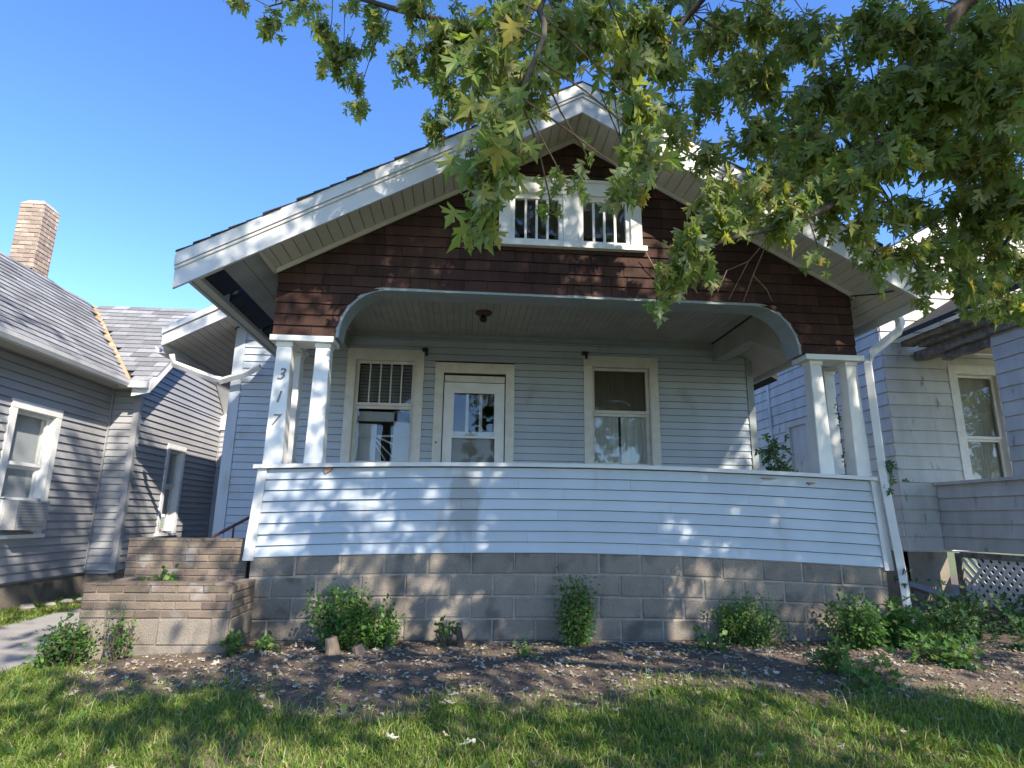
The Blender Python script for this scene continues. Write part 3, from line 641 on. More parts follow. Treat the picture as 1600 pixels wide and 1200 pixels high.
# gutters and downspouts
def gutter(x, y0, y1, z, s, parent, nm='gutter'):
    mb = MB(); prof = [(0, 0.09), (0, 0), (0.075, 0), (0.10, 0.045), (0.11, 0.09), (0.10, 0.09), (0.09, 0.045), (0.07, 0.008), (0.008, 0.008), (0.008, 0.09)]
    mb.prism([(x+s*a, y0, z+b2) for a, b2 in prof], (0, y1-y0, 0)); return mb.build(nm, 'aluminium', parent)
gutter(-5.19, 2.15, 8, 3.20, -1, H); gutter(3.48, -0.48, 3.2, 3.40, 1, H)
def pipe(pts, parent, w=0.062, d=0.05):
    mb = MB(); mb.tube(pts, w*0.75, 4); o = mb.build('downspout', 'aluminium', parent); return o
pipe([(-5.1, 2.2, 3.2), (-5.08, 2.25, 3.08), (-4.62, 2.42, 2.93), (-4.52, 2.44, 2.92)], H)
pipe([(-4.54, 2.44, 2.90), (-4.2, 2.40, 3.0), (-3.98, 2.35, 3.10)], H)
pipe([(3.54, 0.0, 3.42), (3.54, -0.04, 3.24), (3.50, -0.05, 3.14), (3.17, -0.06, 2.90), (3.09, -0.07, 2.76), (3.10, -0.075, 1.65), (3.165, -0.09, 0.62), (3.17, -0.10, 0.06), (3.22, -0.22, 0.03)], H)
# wires on the right eave
mb = MB(); pt = [(3.0, -0.05, 3.52), (3.1, -0.3, 3.45), (3.3, -0.45, 3.46), (3.45, -0.56, 3.55), (3.5, -0.6, 3.7)]; mb.tube(pt, 0.008, 6); mb.build('eave_wire', 'blackiron', H)

# ------------------------------------------------------------------ brick planter and stair wall on the left
def brickwall(fr, parent, u0, u1, w0, courses, ch, bl, m='brick', nn=0.0, nm='brick', thick=0.1):
    for r in range(courses):
        a = u0-(bl/2 if r % 2 else 0); z0 = w0+r*ch
        while a < u1-0.01:
            c0, c1 = max(a, u0), min(a+bl, u1); a += bl
            if c1-c0 < 0.03: continue
            g = 0.005; mb = MB(); j = random.uniform(-0.003, 0.004); c = 0.005; e = random.uniform(-.002, .002)
            o4 = [(c0+g, z0+g+e), (c1-g, z0+g-e), (c1-g, z0+ch-g), (c0+g, z0+ch-g)]
            i4 = [(c0+g+c, z0+g+c+e), (c1-g-c, z0+g+c-e), (c1-g-c, z0+ch-g-c), (c0+g+c, z0+ch-g-c)]
            V = [fr.p(p[0], p[1], nn-0.02) for p in o4]+[fr.p(p[0], p[1], nn+0.004+j) for p in o4]+[fr.p(p[0], p[1], nn+0.009+j) for p in i4]
            F = [(0, 1, 5, 4), (1, 2, 6, 5), (2, 3, 7, 6), (3, 0, 4, 7), (4, 5, 9, 8), (5, 6, 10, 9), (6, 7, 11, 10), (7, 4, 8, 11), (8, 9, 10, 11)]
            if fr.flip: F = [f[::-1] for f in F]
            mb.add(V, F); mb.build(nm, m, parent)
PLT = thing('brick_planter', 'low brick planter box on concrete blocks at the left porch corner', 'planter', (-3.55, -0.3, -0.1))
mb = MB(); mb.box(-4.13, -2.985, -0.60, -0.47, -0.25, 0.545); mb.box(-4.13, -4.0, -0.47, 0.08, -0.25, 0.545); mb.box(-3.10, -2.985, -0.47, -0.05, -0.25, 0.545); mb.build('mortar_core', 'brickjoint', PLT)
mb = MB().box(-4.0, -3.10, -0.47, 0.08, 0.2, 0.46); mb.build('planter_soil', 'soil', PLT)
fA = Frame((0, -0.60, 0), (1, 0, 0), (0, -1, 0)); brickwall(fA, PLT, -4.135, -2.98, 0.29, 4, 0.064, 0.205)
brickwall(fA, PLT, -4.135, -2.98, -0.11, 2, 0.2, 0.405, m='block', nm='concrete_block')
fB = Frame((-2.985, 0, 0), (0, 1, 0), (1, 0, 0)); brickwall(fB, PLT, -0.595, -0.06, 0.29, 4, 0.064, 0.205); brickwall(fB, PLT, -0.595, -0.06, -0.11, 2, 0.2, 0.405, m='block', nm='concrete_block')
fC = Frame((-4.13, 0, 0), (0, 1, 0), (-1, 0, 0)); brickwall(fC, PLT, -0.6, 0.08, 0.29, 4, 0.064, 0.205); brickwall(fC, PLT, -0.6, 0.08, -0.11, 2, 0.2, 0.405, m='block', nm='concrete_block')
for x0 in np.arange(-4.13, -2.99, 0.2):      # rounded top course
    mb = MB().box(x0+0.004, min(x0+0.2, -2.985)-0.004, -0.612, -0.46, 0.545, 0.562); mb.build('coping_brick', 'brick', PLT)
SW = thing('stair_cheek_wall', 'taller brown brick stair wall behind the planter', 'wall', (-3.66, 0.2, -0.1))
mb = MB().box(-4.215, -3.14, 0.125, 0.35, -0.25, 0.862); mb.build('mortar_core', 'brickjoint', SW)
fD = Frame((0, 0.125, 0), (1, 0, 0), (0, -1, 0)); brickwall(fD, SW, -4.22, -3.13, 0.485, 6, 0.063, 0.21)
for x0 in np.arange(-4.22, -3.15, 0.111):
    mb = MB().box(x0+0.004, min(x0+0.111, -3.14)-0.004, 0.115, 0.355, 0.872-0.009, 0.883); mb.build('coping_brick', 'brick', SW)
ST = thing('porch_steps', 'concrete steps climbing to the porch behind the brick wall', 'steps', (-3.8, 1.0, -0.1))
for k in range(5):
    mb = MB().box(-4.55+k*0.28, -3.06, 0.36, 1.75, -0.2+k*0.21-(0.06 if k else 0), 0.0+k*0.2); mb.build('step', 'concrete', ST)
HR = thing('hand_rail', 'rusty brown pipe handrail sloping up to the porch', 'handrail', (-4.1, 1.6, 0))
MB().tube([(-4.10, 1.7, 0.80), (-4.06, 1.7, 0.865), (-3.62, 1.7, 1.12), (-3.1, 1.7, 1.42)], 0.018, 8).build('rail', 'rust', HR)
MB().tube([(-3.86, 1.7, 0.98), (-3.86, 1.7, 0.3)], 0.012, 8).build('bracket', 'rust', HR)

# ------------------------------------------------------------------ grey house on the left
LH = thing('grey_neighbour_house', 'grey vinyl sided house with cross gable roof left of the bungalow', 'house', (-7, 3, 0))
F1 = Frame((-6.5, 0, 0), (0, 1, 0), (1, 0, 0)); F2 = Frame((0, 3.5, 0), (1, 0, 0), (0, -1, 0)); F3 = Frame((-6.1, 0, 0), (0, 1, 0), (1, 0, 0)); F4 = Frame((0, 6.55, 0), (1, 0, 0), (0, -1, 0))
wA = (1.50, 2.40, 0.84, 2.42); wB = (4.50, 5.16, 0.80, 2.26)
mb = MB(); wallpanel(F1, mb, -3, 3.5, 0.26, 3.0, [(wA[0]+.05, wA[1]-.05, wA[2]+.03, wA[3]-.05)], -0.12, -0.008); mb.box(-6.6, -6.11, 3.51, 3.6, 0.26, 3.0)
wallpanel(F3, mb, 3.52, 6.6, 0.26, 3.0, [(wB[0]+.05, wB[1]-.05, wB[2]+.03, wB[3]-.05)], -0.12, -0.008)
mb.prism([(-6.108, 3.3, 3.0), (-6.108, 6.8, 3.0), (-6.108, 5.05, 4.66)], (-0.1, 0, 0)); mb.box(-6.1, -5.2, 6.56, 6.7, 0.2, 3.0)
LW = mb.build('wall', 'greysiding', LH)
siding(F1, LW, 'greysiding', -1.2, 3.49, 0.29, 3.0, 0.1016, [wA], joint=3.2, nb=0.024)
siding(F2, LW, 'greysiding', -6.475, -6.15, 0.31, 2.96, 0.1016, nb=0.022)
siding(F3, LW, 'greysiding', 3.55, 6.52, 0.31, 3.0, 0.1016, [wB], joint=3.2, nb=0.024)
siding(F3, LW, 'greysiding', 3.3, 6.7, 3.0, 4.62, 0.1016, lim=lambda w: (3.4+(w-3.0)/0.95, 6.7-(w-3.0)/0.95), nb=0.024)
siding(F4, LW, 'greysiding', -6.07, -5.25, 0.31, 2.9, 0.1016, nb=0.022)
mb = MB(); F2.box(mb, -6.16, -6.075, 0.28, 3.0, -0.05, 0.035); mb.build('corner_board', 'greysiding', LH)
mb = MB(); F1.box(mb, 3.44, 3.475, 0.29, 3.0, 0, 0.03); mb.build('corner_board', 'greysiding', LH)
mb = MB(); mb.box(-6.58, -6.515, -3, 3.56, -0.4, 0.3); mb.box(-6.58, -6.115, 3.53, 3.7, -0.4, 0.3); mb.box(-6.3, -6.115, 3.7, 6.6, -0.4, 0.3); mb.build('foundation', 'block', LH)
LA = sash_window(F1, LH, *wA, cas=0.1, m='white', meet=1.66); LB = sash_window(F3, LH, *wB, cas=0.085, m='white', meet=1.56)
for (fr, w, W) in ((F1, wA, LA), (F3, wB, LB)):
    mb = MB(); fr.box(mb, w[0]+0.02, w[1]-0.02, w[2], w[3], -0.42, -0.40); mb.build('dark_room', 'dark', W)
    mb = MB(); fr.box(mb, w[0]+0.10, w[1]-0.10, w[2]+0.3, w[3]-0.1, -0.135, -0.13); mb.build('roller_blind', 'blind', W)
# roofs of the grey house
def tabs(mb, O, U, S, n_u, n_s, du, ds, skip=None):
    O, U, S = [np.array(v, float) for v in (O, U, S)]; Nn = np.cross(U, S); Nn /= np.linalg.norm(Nn)
    if Nn[2] < 0: Nn = -Nn
    for k in range(n_s):
        off = random.uniform(0, du)
        for i in range(-1, n_u):
            a, b2 = i*du+off, (i+1)*du+off-0.006; a = max(a, 0); b2 = min(b2, n_u*du)
            if b2-a < 0.02: continue
            q = O+U*(a+b2)/2+S*(k+0.5)*ds
            if skip and skip(q): continue
            e = random.uniform(0, 0.004); t = 0.014+e
            P = [O+U*a+S*k*ds, O+U*b2+S*k*ds, O+U*b2+S*(k+1.1)*ds, O+U*a+S*(k+1.1)*ds]
            lo = [P[0]-Nn*.004, P[1]-Nn*.004, P[2]-Nn*.012, P[3]-Nn*.012]; hi = [P[0]+Nn*t, P[1]+Nn*t, P[2]+Nn*.001, P[3]+Nn*.001]
            pp = lo+hi
            if np.cross(U, S)[2] < 0: pp = [pp[j] for j in (1, 0, 3, 2, 5, 4, 7, 6)]
            mb.hexa(pp, random.random())
s95 = math.hypot(1, 0.95)
mb = MB()
mb.prism([(-6.18, -3, 3.03), (-6.18, 3.3, 3.03), (-8.05, 5.08, 4.80), (-8.05, 9, 4.80), (-8.05, -3, 4.80)], (0, 0, -0.06))
mb.prism([(-6.2, 3.25, 3.03), (-5.86, 3.25, 3.03), (-5.86, 5.08, 4.76), (-8.05, 5.08, 4.76)], (0, 0, -0.06))
mb.prism([(-5.86, 5.08, 4.76), (-5.86, 6.9, 3.03), (-9, 6.9, 3.03), (-9, 5.08, 4.76)], (0, 0, -0.06))
mb.prism([(-8.05, -3, 4.80), (-8.05, 9, 4.80), (-10, 9, 2.95), (-10, -3, 2.95)], (0, 0, -0.06))
LR = mb.build('roof', 'darkroof', LH)
val = lambda q: (q[0] < -6.2 and q[1] > 3.25+(-6.2-q[0])*0.98-0.06)
mb = MB(); tabs(mb, (-6.16, -3.0, 3.045), (0, 1, 0), (-1/s95, 0, 0.95/s95), 29, 18, 0.29, 0.145, val); mb.build('shingle_courses', 'roof', LR, kind='stuff')
mb = MB(); tabs(mb, (-8.3, 3.22, 3.035), (1, 0, 0), (0, 1/s95, 0.95/s95), 9, 18, 0.275, 0.145, lambda q: q[0] < -6.2-(q[1]-3.25)/0.98+0.06 or q[0] > -5.85); mb.build('shingle_courses', 'roof', LR, kind='stuff')
mb = MB(); mb.hexa([(-6.27, 3.20, 3.05), (-6.13, 3.20, 3.05), (-7.97, 5.08, 4.79), (-8.12, 5.08, 4.80), (-6.27, 3.20, 3.075), (-6.13, 3.20, 3.075), (-7.97, 5.08, 4.815), (-8.12, 5.08, 4.83)]); mb.build('valley_flashing', 'copper', LR)
gutter(-6.18, -3, 3.18, 2.93, 1, LH)
mb = MB(); mb.prism([(-6.24, 3.12, 3.02), (-6.24, 3.20, 3.02), (-6.24, 3.20, 2.92), (-6.24, 3.12, 2.92)], (0.40, 0, 0)); mb.build('gutter', 'aluminium', LH)
mb = MB(); mb.box(-6.49, -6.2, -3, 3.5, 2.95, 2.99); mb.build('soffit', 'soffit', LH)
for sgn in (1, -1):
    mb = MB(); y0, y1 = (3.2, 5.08) if sgn > 0 else (6.96, 5.08)
    mb.hexa([(-6.085, y0, 2.80), (-5.83, y0, 2.86), (-5.83, y1, 4.62), (-6.085, y1, 4.56), (-6.085, y0, 3.0), (-5.83, y0, 3.0), (-5.83, y1, 4.755), (-6.085, y1, 4.755)]); mb.build('rake_board', 'white', LR)
mb = MB(); mb.box(-6.1, -5.75, 6.5, 6.95, 2.78, 3.04); mb.prism([(-6.1, 6.5, 3.04), (-5.75, 6.5, 3.04), (-5.92, 6.5, 3.14)], (0, 0.45, 0)); mb.build('eave_return', 'white', LH)
# chimney, brick by brick
CH = LR
mb = MB().box(-8.62, -8.24, 3.76, 4.14, 4.3, 6.12); mb.box(-8.68, -8.2, 3.7, 4.2, 4.4, 4.86)
CHM = mb.build('chimney', 'mortar', LH)
for fr, a, b2 in ((Frame((0, 3.76, 0), (1, 0, 0), (0, -1, 0)), -8.62, -8.24), (Frame((-8.24, 0, 0), (0, 1, 0), (1, 0, 0)), 3.76, 4.14)):
    brickwall(fr, CHM, a, b2, 4.7, 19, 0.074, 0.21, m='chimbrick')
mb = MB(); mb.add([(-8.635, 3.745, 6.105), (-8.225, 3.745, 6.105), (-8.225, 4.155, 6.105), (-8.635, 4.155, 6.105), (-8.55, 3.83, 6.21), (-8.31, 3.83, 6.21), (-8.31, 4.07, 6.21), (-8.55, 4.07, 6.21)], [(0, 1, 5, 4), (1, 2, 6, 5), (2, 3, 7, 6), (3, 0, 4, 7), (4, 5, 6, 7), (3, 2, 1, 0)]); mb.build('chimney_crown', 'stone', CHM)
mb = MB().box(-8.70, -8.18, 3.68, 3.70, 4.5, 4.95); mb.box(-8.19, -8.17, 3.7, 4.22, 4.5, 4.92); mb.build('chimney_flashing', 'darkroof', CHM)
# window air conditioner
AC = thing('window_air_conditioner', 'grey window air conditioner in the grey house window', 'air conditioner', (-6.3, 1.95, 0.87))
mb = MB(); F1.box(mb, 1.66, 2.20, 0.90, 1.24, -0.1, 0.20); mb.build('housing', 'acgrey', AC)
mb = MB()
for k in range(9): F1.box(mb, 1.70, 2.16, 0.93+k*0.034, 0.945+k*0.034, 0.20, 0.207)
mb.build('grille', 'metal', AC)
mb = MB(); F1.box(mb, 1.62, 1.66, 0.87, 1.26, 0.0, 0.05); F1.box(mb, 2.2, 2.24, 0.87, 1.26, 0.0, 0.05); F1.box(mb, 1.62, 2.24, 1.245, 1.275, -0.02, 0.05); mb.build('side_frame', 'white', AC)

# ------------------------------------------------------------------ weathered white house on the right
RH = thing('weathered_white_house', 'weathered white sided house with sagging porch right of the bungalow', 'house', (7, 3, 0))
G1 = Frame((5.6, 0, 0), (0, 1, 0), (-1, 0, 0)); G2 = Frame((0, 3.0, 0), (1, 0, 0), (0, -1, 0)); G3 = Frame((6.2, 0, 0), (0, 1, 0), (-1, 0, 0))
rw = (6.68, 7.66, 1.55, 3.66)
mb = MB(); G1.box(mb, 3.0, 11, 0.70, 6.0, -0.12, -0.008); wallpanel(G2, mb, 5.72, 9.5, 0.7, 5.2, [(rw[0]+.06, rw[1]-.06, rw[2]+.03, rw[3]-.06)], -0.12, -0.008)
mb.prism([(5.7, 3.01, 5.2), (9.6, 3.01, 5.2), (9.6, 3.01, 7.6)], (0, 0.1, 0)); RW = mb.build('wall', 'weather', RH)
siding(G1, RW, 'weather', 3.0, 7.4, 0.72, 4.6, 0.205, [(5.2, 6.05, 1.3, 3.15)], joint=1.3, nb=0.022, name='wall_shingle')
siding(G2, RW, 'weather', 5.60, 8.6, 0.72, 4.2, 0.205, [rw], joint=1.3, nb=0.022, name='wall_shingle')
siding(G2, RW, 'weather', 6.3, 9.4, 4.2, 6.6, 0.205, joint=1.3, nb=0.022, name='wall_shingle', lim=lambda w: (max(5.6, 5.6+(w-5.35)/0.56), 9.4))
sash_window(G2, RH, *rw, cas=0.14, m='trimwhite', meet=2.46)
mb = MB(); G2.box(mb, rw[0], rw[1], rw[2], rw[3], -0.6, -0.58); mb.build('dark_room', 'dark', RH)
mb = MB(); G2.box(mb, rw[0]+.07, rw[1]-.07, rw[2]+.04, rw[3]-.07, -0.15, -0.145); mb.build('roller_blind', 'darkcloth', RH)
sw = sash_window(G1, RH, 5.2, 6.05, 1.3, 3.15, cas=0.11, m='weather')
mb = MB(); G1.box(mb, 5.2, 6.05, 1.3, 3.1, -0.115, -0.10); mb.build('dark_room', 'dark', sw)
mb = MB(); G1.box(mb, 6.62, 6.72, 0.72, 4.6, 0, 0.035); mb.build('corner_board', 'weather', RH)
mb = MB(); G1.box(mb, 3.03, 11, -0.4, 0.70, -0.2, -0.02); mb.box(5.62, 6.25, 3.02, 3.15, -0.4, 0.70); mb.build('foundation', 'block', RH)
# its porch: half wall, lattice, post, rotten beam, roof
mb = MB(); G3.box(mb, -0.5, 2.97, 0.74, 1.70, -0.12, -0.008); HW = mb.build('porch_half_wall', 'weather', RH)
siding(G3, HW, 'weather', -0.5, 2.965, 0.745, 1.69, 0.189, joint=1.2, nb=0.022, name='wall_shingle')
mb = MB(); G3.box(mb, -0.5, 2.975, 1.70, 1.745, -0.16, 0.06); mb.build('rail_cap', 'weather', RH)
mb = MB(); G3.box(mb, 2.70, 2.80, -0.2, 0.70, -0.02, 0.02); G3.box(mb, -0.5, 2.70, 0.64, 0.72, -0.02, 0.02); mb.build('lattice_frame', 'rot', RH)
mb = MB(); G3.box(mb, -0.5, 2.7, -0.2, 0.64, -0.25, -0.24); mb.build('crawl_space', 'dark', RH)
LT = bpy.data.objects.new('lattice', None); COL.objects.link(LT); LT.parent = RH; LT.location = (0, 0, 0)-RH.location if False else (-RH.location)
def lat(sl, n0, n1):
    k = -0.9
    while k < 3.0:
        a0, b0, c0, d0 = k, 0.0, k+sl*0.64, 0.64
        p0, p1 = (k, 0.0), (k+0.64*sl, 0.64)
        t0, t1 = 0.0, 1.0
        lo, hi = 0.6, 2.70
        xs_ = sorted((p0[0], p1[0]))
        # clip to the frame
        if p1[0] != p0[0]:
            ta, tb = (lo-p0[0])/(p1[0]-p0[0]), (hi-p0[0])/(p1[0]-p0[0]); ta, tb = min(ta, tb), max(ta, tb); t0, t1 = max(0, ta), min(1, tb)
        if t1-t0 > 0.03:
            q0 = (p0[0]+(p1[0]-p0[0])*t0, p0[1]+(p1[1]-p0[1])*t0); q1 = (p0[0]+(p1[0]-p0[0])*t1, p0[1]+(p1[1]-p0[1])*t1)
            w = 0.034; mb = MB()
            G3.hexa(mb, [(q0[0]-w, q0[1], n1), (q0[0]+w, q0[1], n1), (q0[0]+w, q0[1], n0), (q0[0]-w, q0[1], n0), (q1[0]-w, q1[1], n1), (q1[0]+w, q1[1], n1), (q1[0]+w, q1[1], n0), (q1[0]-w, q1[1], n0)])
            o = mb.build('slat', 'white', RH); o.parent = LT; o.location = (0, 0, 0)
        k += 0.135
lat(1, -0.012, -0.005); lat(-1, -0.005, 0.002)
mb = MB(); mb.box(6.2, 6.55, 1.02, 1.62, 1.745, 3.72); PO = mb.build('porch_post', 'weather', RH)
siding(G3, PO, 'weather', 1.02, 1.62, 1.75, 3.7, 0.2, name='wall_shingle', nb=0.024)
siding(Frame((0, 1.02, 0), (1, 0, 0), (0, -1, 0)), PO, 'weather', 6.18, 6.56, 1.75, 3.7, 0.2, name='wall_shingle', nb=0.024)
for a, b2, z0, z1, x0, x1 in ((-0.5, 2.95, 3.70, 3.84, 6.12, 6.30), (-0.5, 2.5, 3.60, 3.70, 6.2, 6.34), (-0.5, 2.7, 3.84, 3.93, 5.98, 6.22), (-0.5, 2.9, 3.93, 4.0, 5.86, 6.1)):
    mb = MB(); n = 14; ys_ = np.linspace(a, b2, n+1); jj = [random.uniform(-0.018, 0.018) for _ in range(n+1)]; ji = [random.uniform(-0.02, 0.02) for _ in range(n+1)]
    for k in range(n):
        mb.hexa([(x0+ji[k], ys_[k], z0+jj[k]), (x1, ys_[k], z0+jj[k]), (x1, ys_[k+1], z0+jj[k+1]), (x0+ji[k+1], ys_[k+1], z0+jj[k+1]), (x0+ji[k], ys_[k], z1), (x1, ys_[k], z1), (x1, ys_[k+1], z1), (x0+ji[k+1], ys_[k+1], z1)])
    mb.build('rotten_eave_board', 'rot', RH)
mb = MB().box(6.3, 9.5, -0.5, 2.95, 3.86, 3.9); mb.build('porch_ceiling', 'weather', RH)
Z3 = lambda x: 4.02+0.59*(x-5.75)
mb = MB(); slab(5.72, 8.2, -0.6, 2.98, 0.0, 0.08, mb, Z3); PR = mb.build('porch_roof', 'darkroof', RH)
mb = MB(); slab(5.35, 9.5, 2.55, 10, 0, 0.14, mb, lambda x: 5.35+0.56*(x-5.6)); mb.build('roof', 'darkroof', RH)
mb = MB(); slab(5.33, 9.5, 2.50, 2.55, -0.14, 0.10, mb, lambda x: 5.35+0.56*(x-5.6)); mb.build('rake_board', 'white', RH)

# ------------------------------------------------------------------ leaves
def make_leaf(hl, tri):
    n = len(hl); V = [(x, y) for x, y in hl]+[(-x, y) for x, y in hl]; m_ = {n+i: i for i, p in enumerate(hl) if p[0] == 0}
    F = tri+[tuple(m_.get(i+n, i+n) for i in t[::-1]) for t in tri]
    return np.array([(x*0.86, y+0.03, 0.34*abs(x)-0.24*y*y) for x, y in V]), np.array(F)
LEAFV, LEAFF = make_leaf([(0, 0), (0.46, 0.0), (0.40, 0.15), (0.12, 0.22), (0.68, 0.50), (0.45, 0.52), (0.44, 0.66), (0.095, 0.40), (0.26, 0.72), (0.15, 0.76), (0, 1.08), (0, 0.42)],
                         [(0, 1, 2), (0, 2, 3), (0, 3, 11), (3, 4, 5), (3, 5, 7), (5, 6, 7), (3, 7, 11), (7, 8, 11), (8, 9, 11), (9, 10, 11)])
SIMV, SIMF = make_leaf([(0, 0), (0.44, 0.03), (0.14, 0.22), (0.64, 0.5), (0.14, 0.43), (0.24, 0.68), (0, 1.0), (0, 0.4)], [(0, 1, 2), (0, 2, 7), (2, 3, 4), (2, 4, 7), (4, 5, 7), (5, 6, 7)])
def leaf_mats(tip, nrm):
    """rotation matrices with y=tip, z~normal"""
    t = tip/np.linalg.norm(tip, axis=1, keepdims=True); x = np.cross(t, nrm); x /= np.linalg.norm(x, axis=1, keepdims=True)+1e-9
    z = np.cross(x, t); return np.stack([x, t, z], -1)
def leaf_mesh(name, pos, tip, nrm, size, m, parent=None, verts=LEAFV, faces=LEAFF, kind='stuff', rnd=None):
    R = leaf_mats(tip, nrm); n = len(pos)
    v = np.einsum('nij,kj->nki', R, verts)*size[:, None, None]+pos[:, None, :]
    f = faces[None]+(np.arange(n)*len(verts))[:, None, None]
    me = bpy.data.meshes.new(name); nv = n*len(verts); nf = n*len(faces)
    me.vertices.add(nv); me.vertices.foreach_set('co', v.reshape(-1)); me.loops.add(nf*3); me.loops.foreach_set('vertex_index', f.reshape(-1).astype(np.int32))
    me.polygons.add(nf); me.polygons.foreach_set('loop_start', np.arange(0, nf*3, 3, dtype=np.int32)); me.polygons.foreach_set('loop_total', np.full(nf, 3, np.int32))
    a = me.attributes.new('rnd', 'FLOAT', 'POINT'); a.data.foreach_set('value', np.repeat(rng.random(n) if rnd is None else rnd, len(verts)))
    me.update(calc_edges=True); o = link(name, me, m, parent)
    if kind: o['kind'] = kind
    return o
def at(px, py, d): return CAM+(fw+rt*(px-800)/FPX-up*(py-600)/FPX)*d

# ------------------------------------------------------------------ the silver maple
TREE = thing('maple_tree', 'tall silver maple with lobed leaves overhanging the front yard', 'tree', (4.6, -6.6, -0.55))
LIMBS = []
def limb(pts, r0, r1, n=8, nm='branch'):
    pts = [np.array(p, float) for p in pts]; out = []
    for i in range(len(pts)-1):
        for k in range(4):
            t = k/4; p0 = pts[max(i-1, 0)]; p1 = pts[i]; p2 = pts[i+1]; p3 = pts[min(i+2, len(pts)-1)]
            out.append(0.5*((2*p1)+(-p0+p2)*t+(2*p0-5*p1+4*p2-p3)*t*t+(-p0+3*p1-3*p2+p3)*t**3))
    out.append(pts[-1]); rr = np.linspace(r0, r1, len(out)); LIMBS.append(np.array(out))
    MB().tube(out, list(rr), n).build(nm, 'bark', TREE, smooth=True); return out
limb([(4.6, -6.6, -0.7), (4.55, -6.55, 1.5), (4.4, -6.4, 3.4), (4.2, -6.3, 5.2), (4.3, -6.5, 8.0)], 0.42, 0.2, 12, 'trunk')
A0 = (4.4, -6.4, 3.6)
limb([A0, (3.3, -4.6, 4.35), at(1600, 42, 3.6), at(1490, 95, 3.6), at(1385, 215, 3.6), at(1260, 270, 3.7), at(1120, 300, 3.6)], 0.10, 0.012)
limb([(4.2, -6.3, 4.6), (3.2, -4.4, 4.9), at(1560, -40, 4.2), at(1430, 105, 4.2), at(1345, 162, 4.2), at(1210, 215, 4.5), at(1130, 230, 4.6)], 0.09, 0.012)
limb([(4.2, -6.3, 5.0), (2.6, -4.6, 5.2), (1.0, -3.3, 4.9), at(1080, 20, 4.4), at(1010, 130, 4.2), at(960, 240, 3.6)], 0.045, 0.004)
limb([(4.2, -6.3, 5.4), (2.0, -5.0, 5.6), (0.2, -3.8, 5.2), at(860, -30, 4.8), at(760, 40, 4.9), at(640, 20, 5.0), at(520, -10, 5.2), at(420, 10, 5.3)], 0.07, 0.006)
limb([(4.0, -6.3, 4.2), (2.2, -5.6, 4.2), (0.6, -4.9, 3.8), at(900, -60, 2.5), at(850, 60, 2.3), at(800, 180, 2.1), at(765, 290, 1.95)], 0.03, 0.002)
limb([at(1490, 95, 3.6), at(1560, 200, 3.7), at(1590, 330, 3.9), at(1540, 430, 4.1)], 0.03, 0.006)
limb([at(1385, 215, 3.6), at(1330, 300, 3.3), at(1230, 350, 3.1), at(1120, 380, 3.0), at(1070, 430, 2.9)], 0.025, 0.004)
limb([at(1300, 190, 4.2), at(1380, 300, 4.0), at(1430, 380, 4.0)], 0.018, 0.005)
for pts, r in (([(4.3, -6.5, 6.5), (2.0, -6.2, 7.6), (-0.5, -6.0, 8.0), (-2.5, -5.6, 8.3)], 0.12), ([(4.3, -6.5, 7.0), (6.5, -6, 8.2), (9, -5.5, 8.8)], 0.12), ([(4.3, -6.5, 5.6), (3.4, -8.4, 6.5), (2.0, -10, 7.2)], 0.12), ([(4.3, -6.5, 7.8), (3.8, -6.2, 9.6), (3.0, -5.8, 11)], 0.12), ([(4.4, -6.4, 4.2), (2.6, -6.4, 4.8), (0.8, -6.5, 5.0)], 0.08)):
    limb(pts, r, 0.02)
ALLP = np.concatenate(LIMBS)
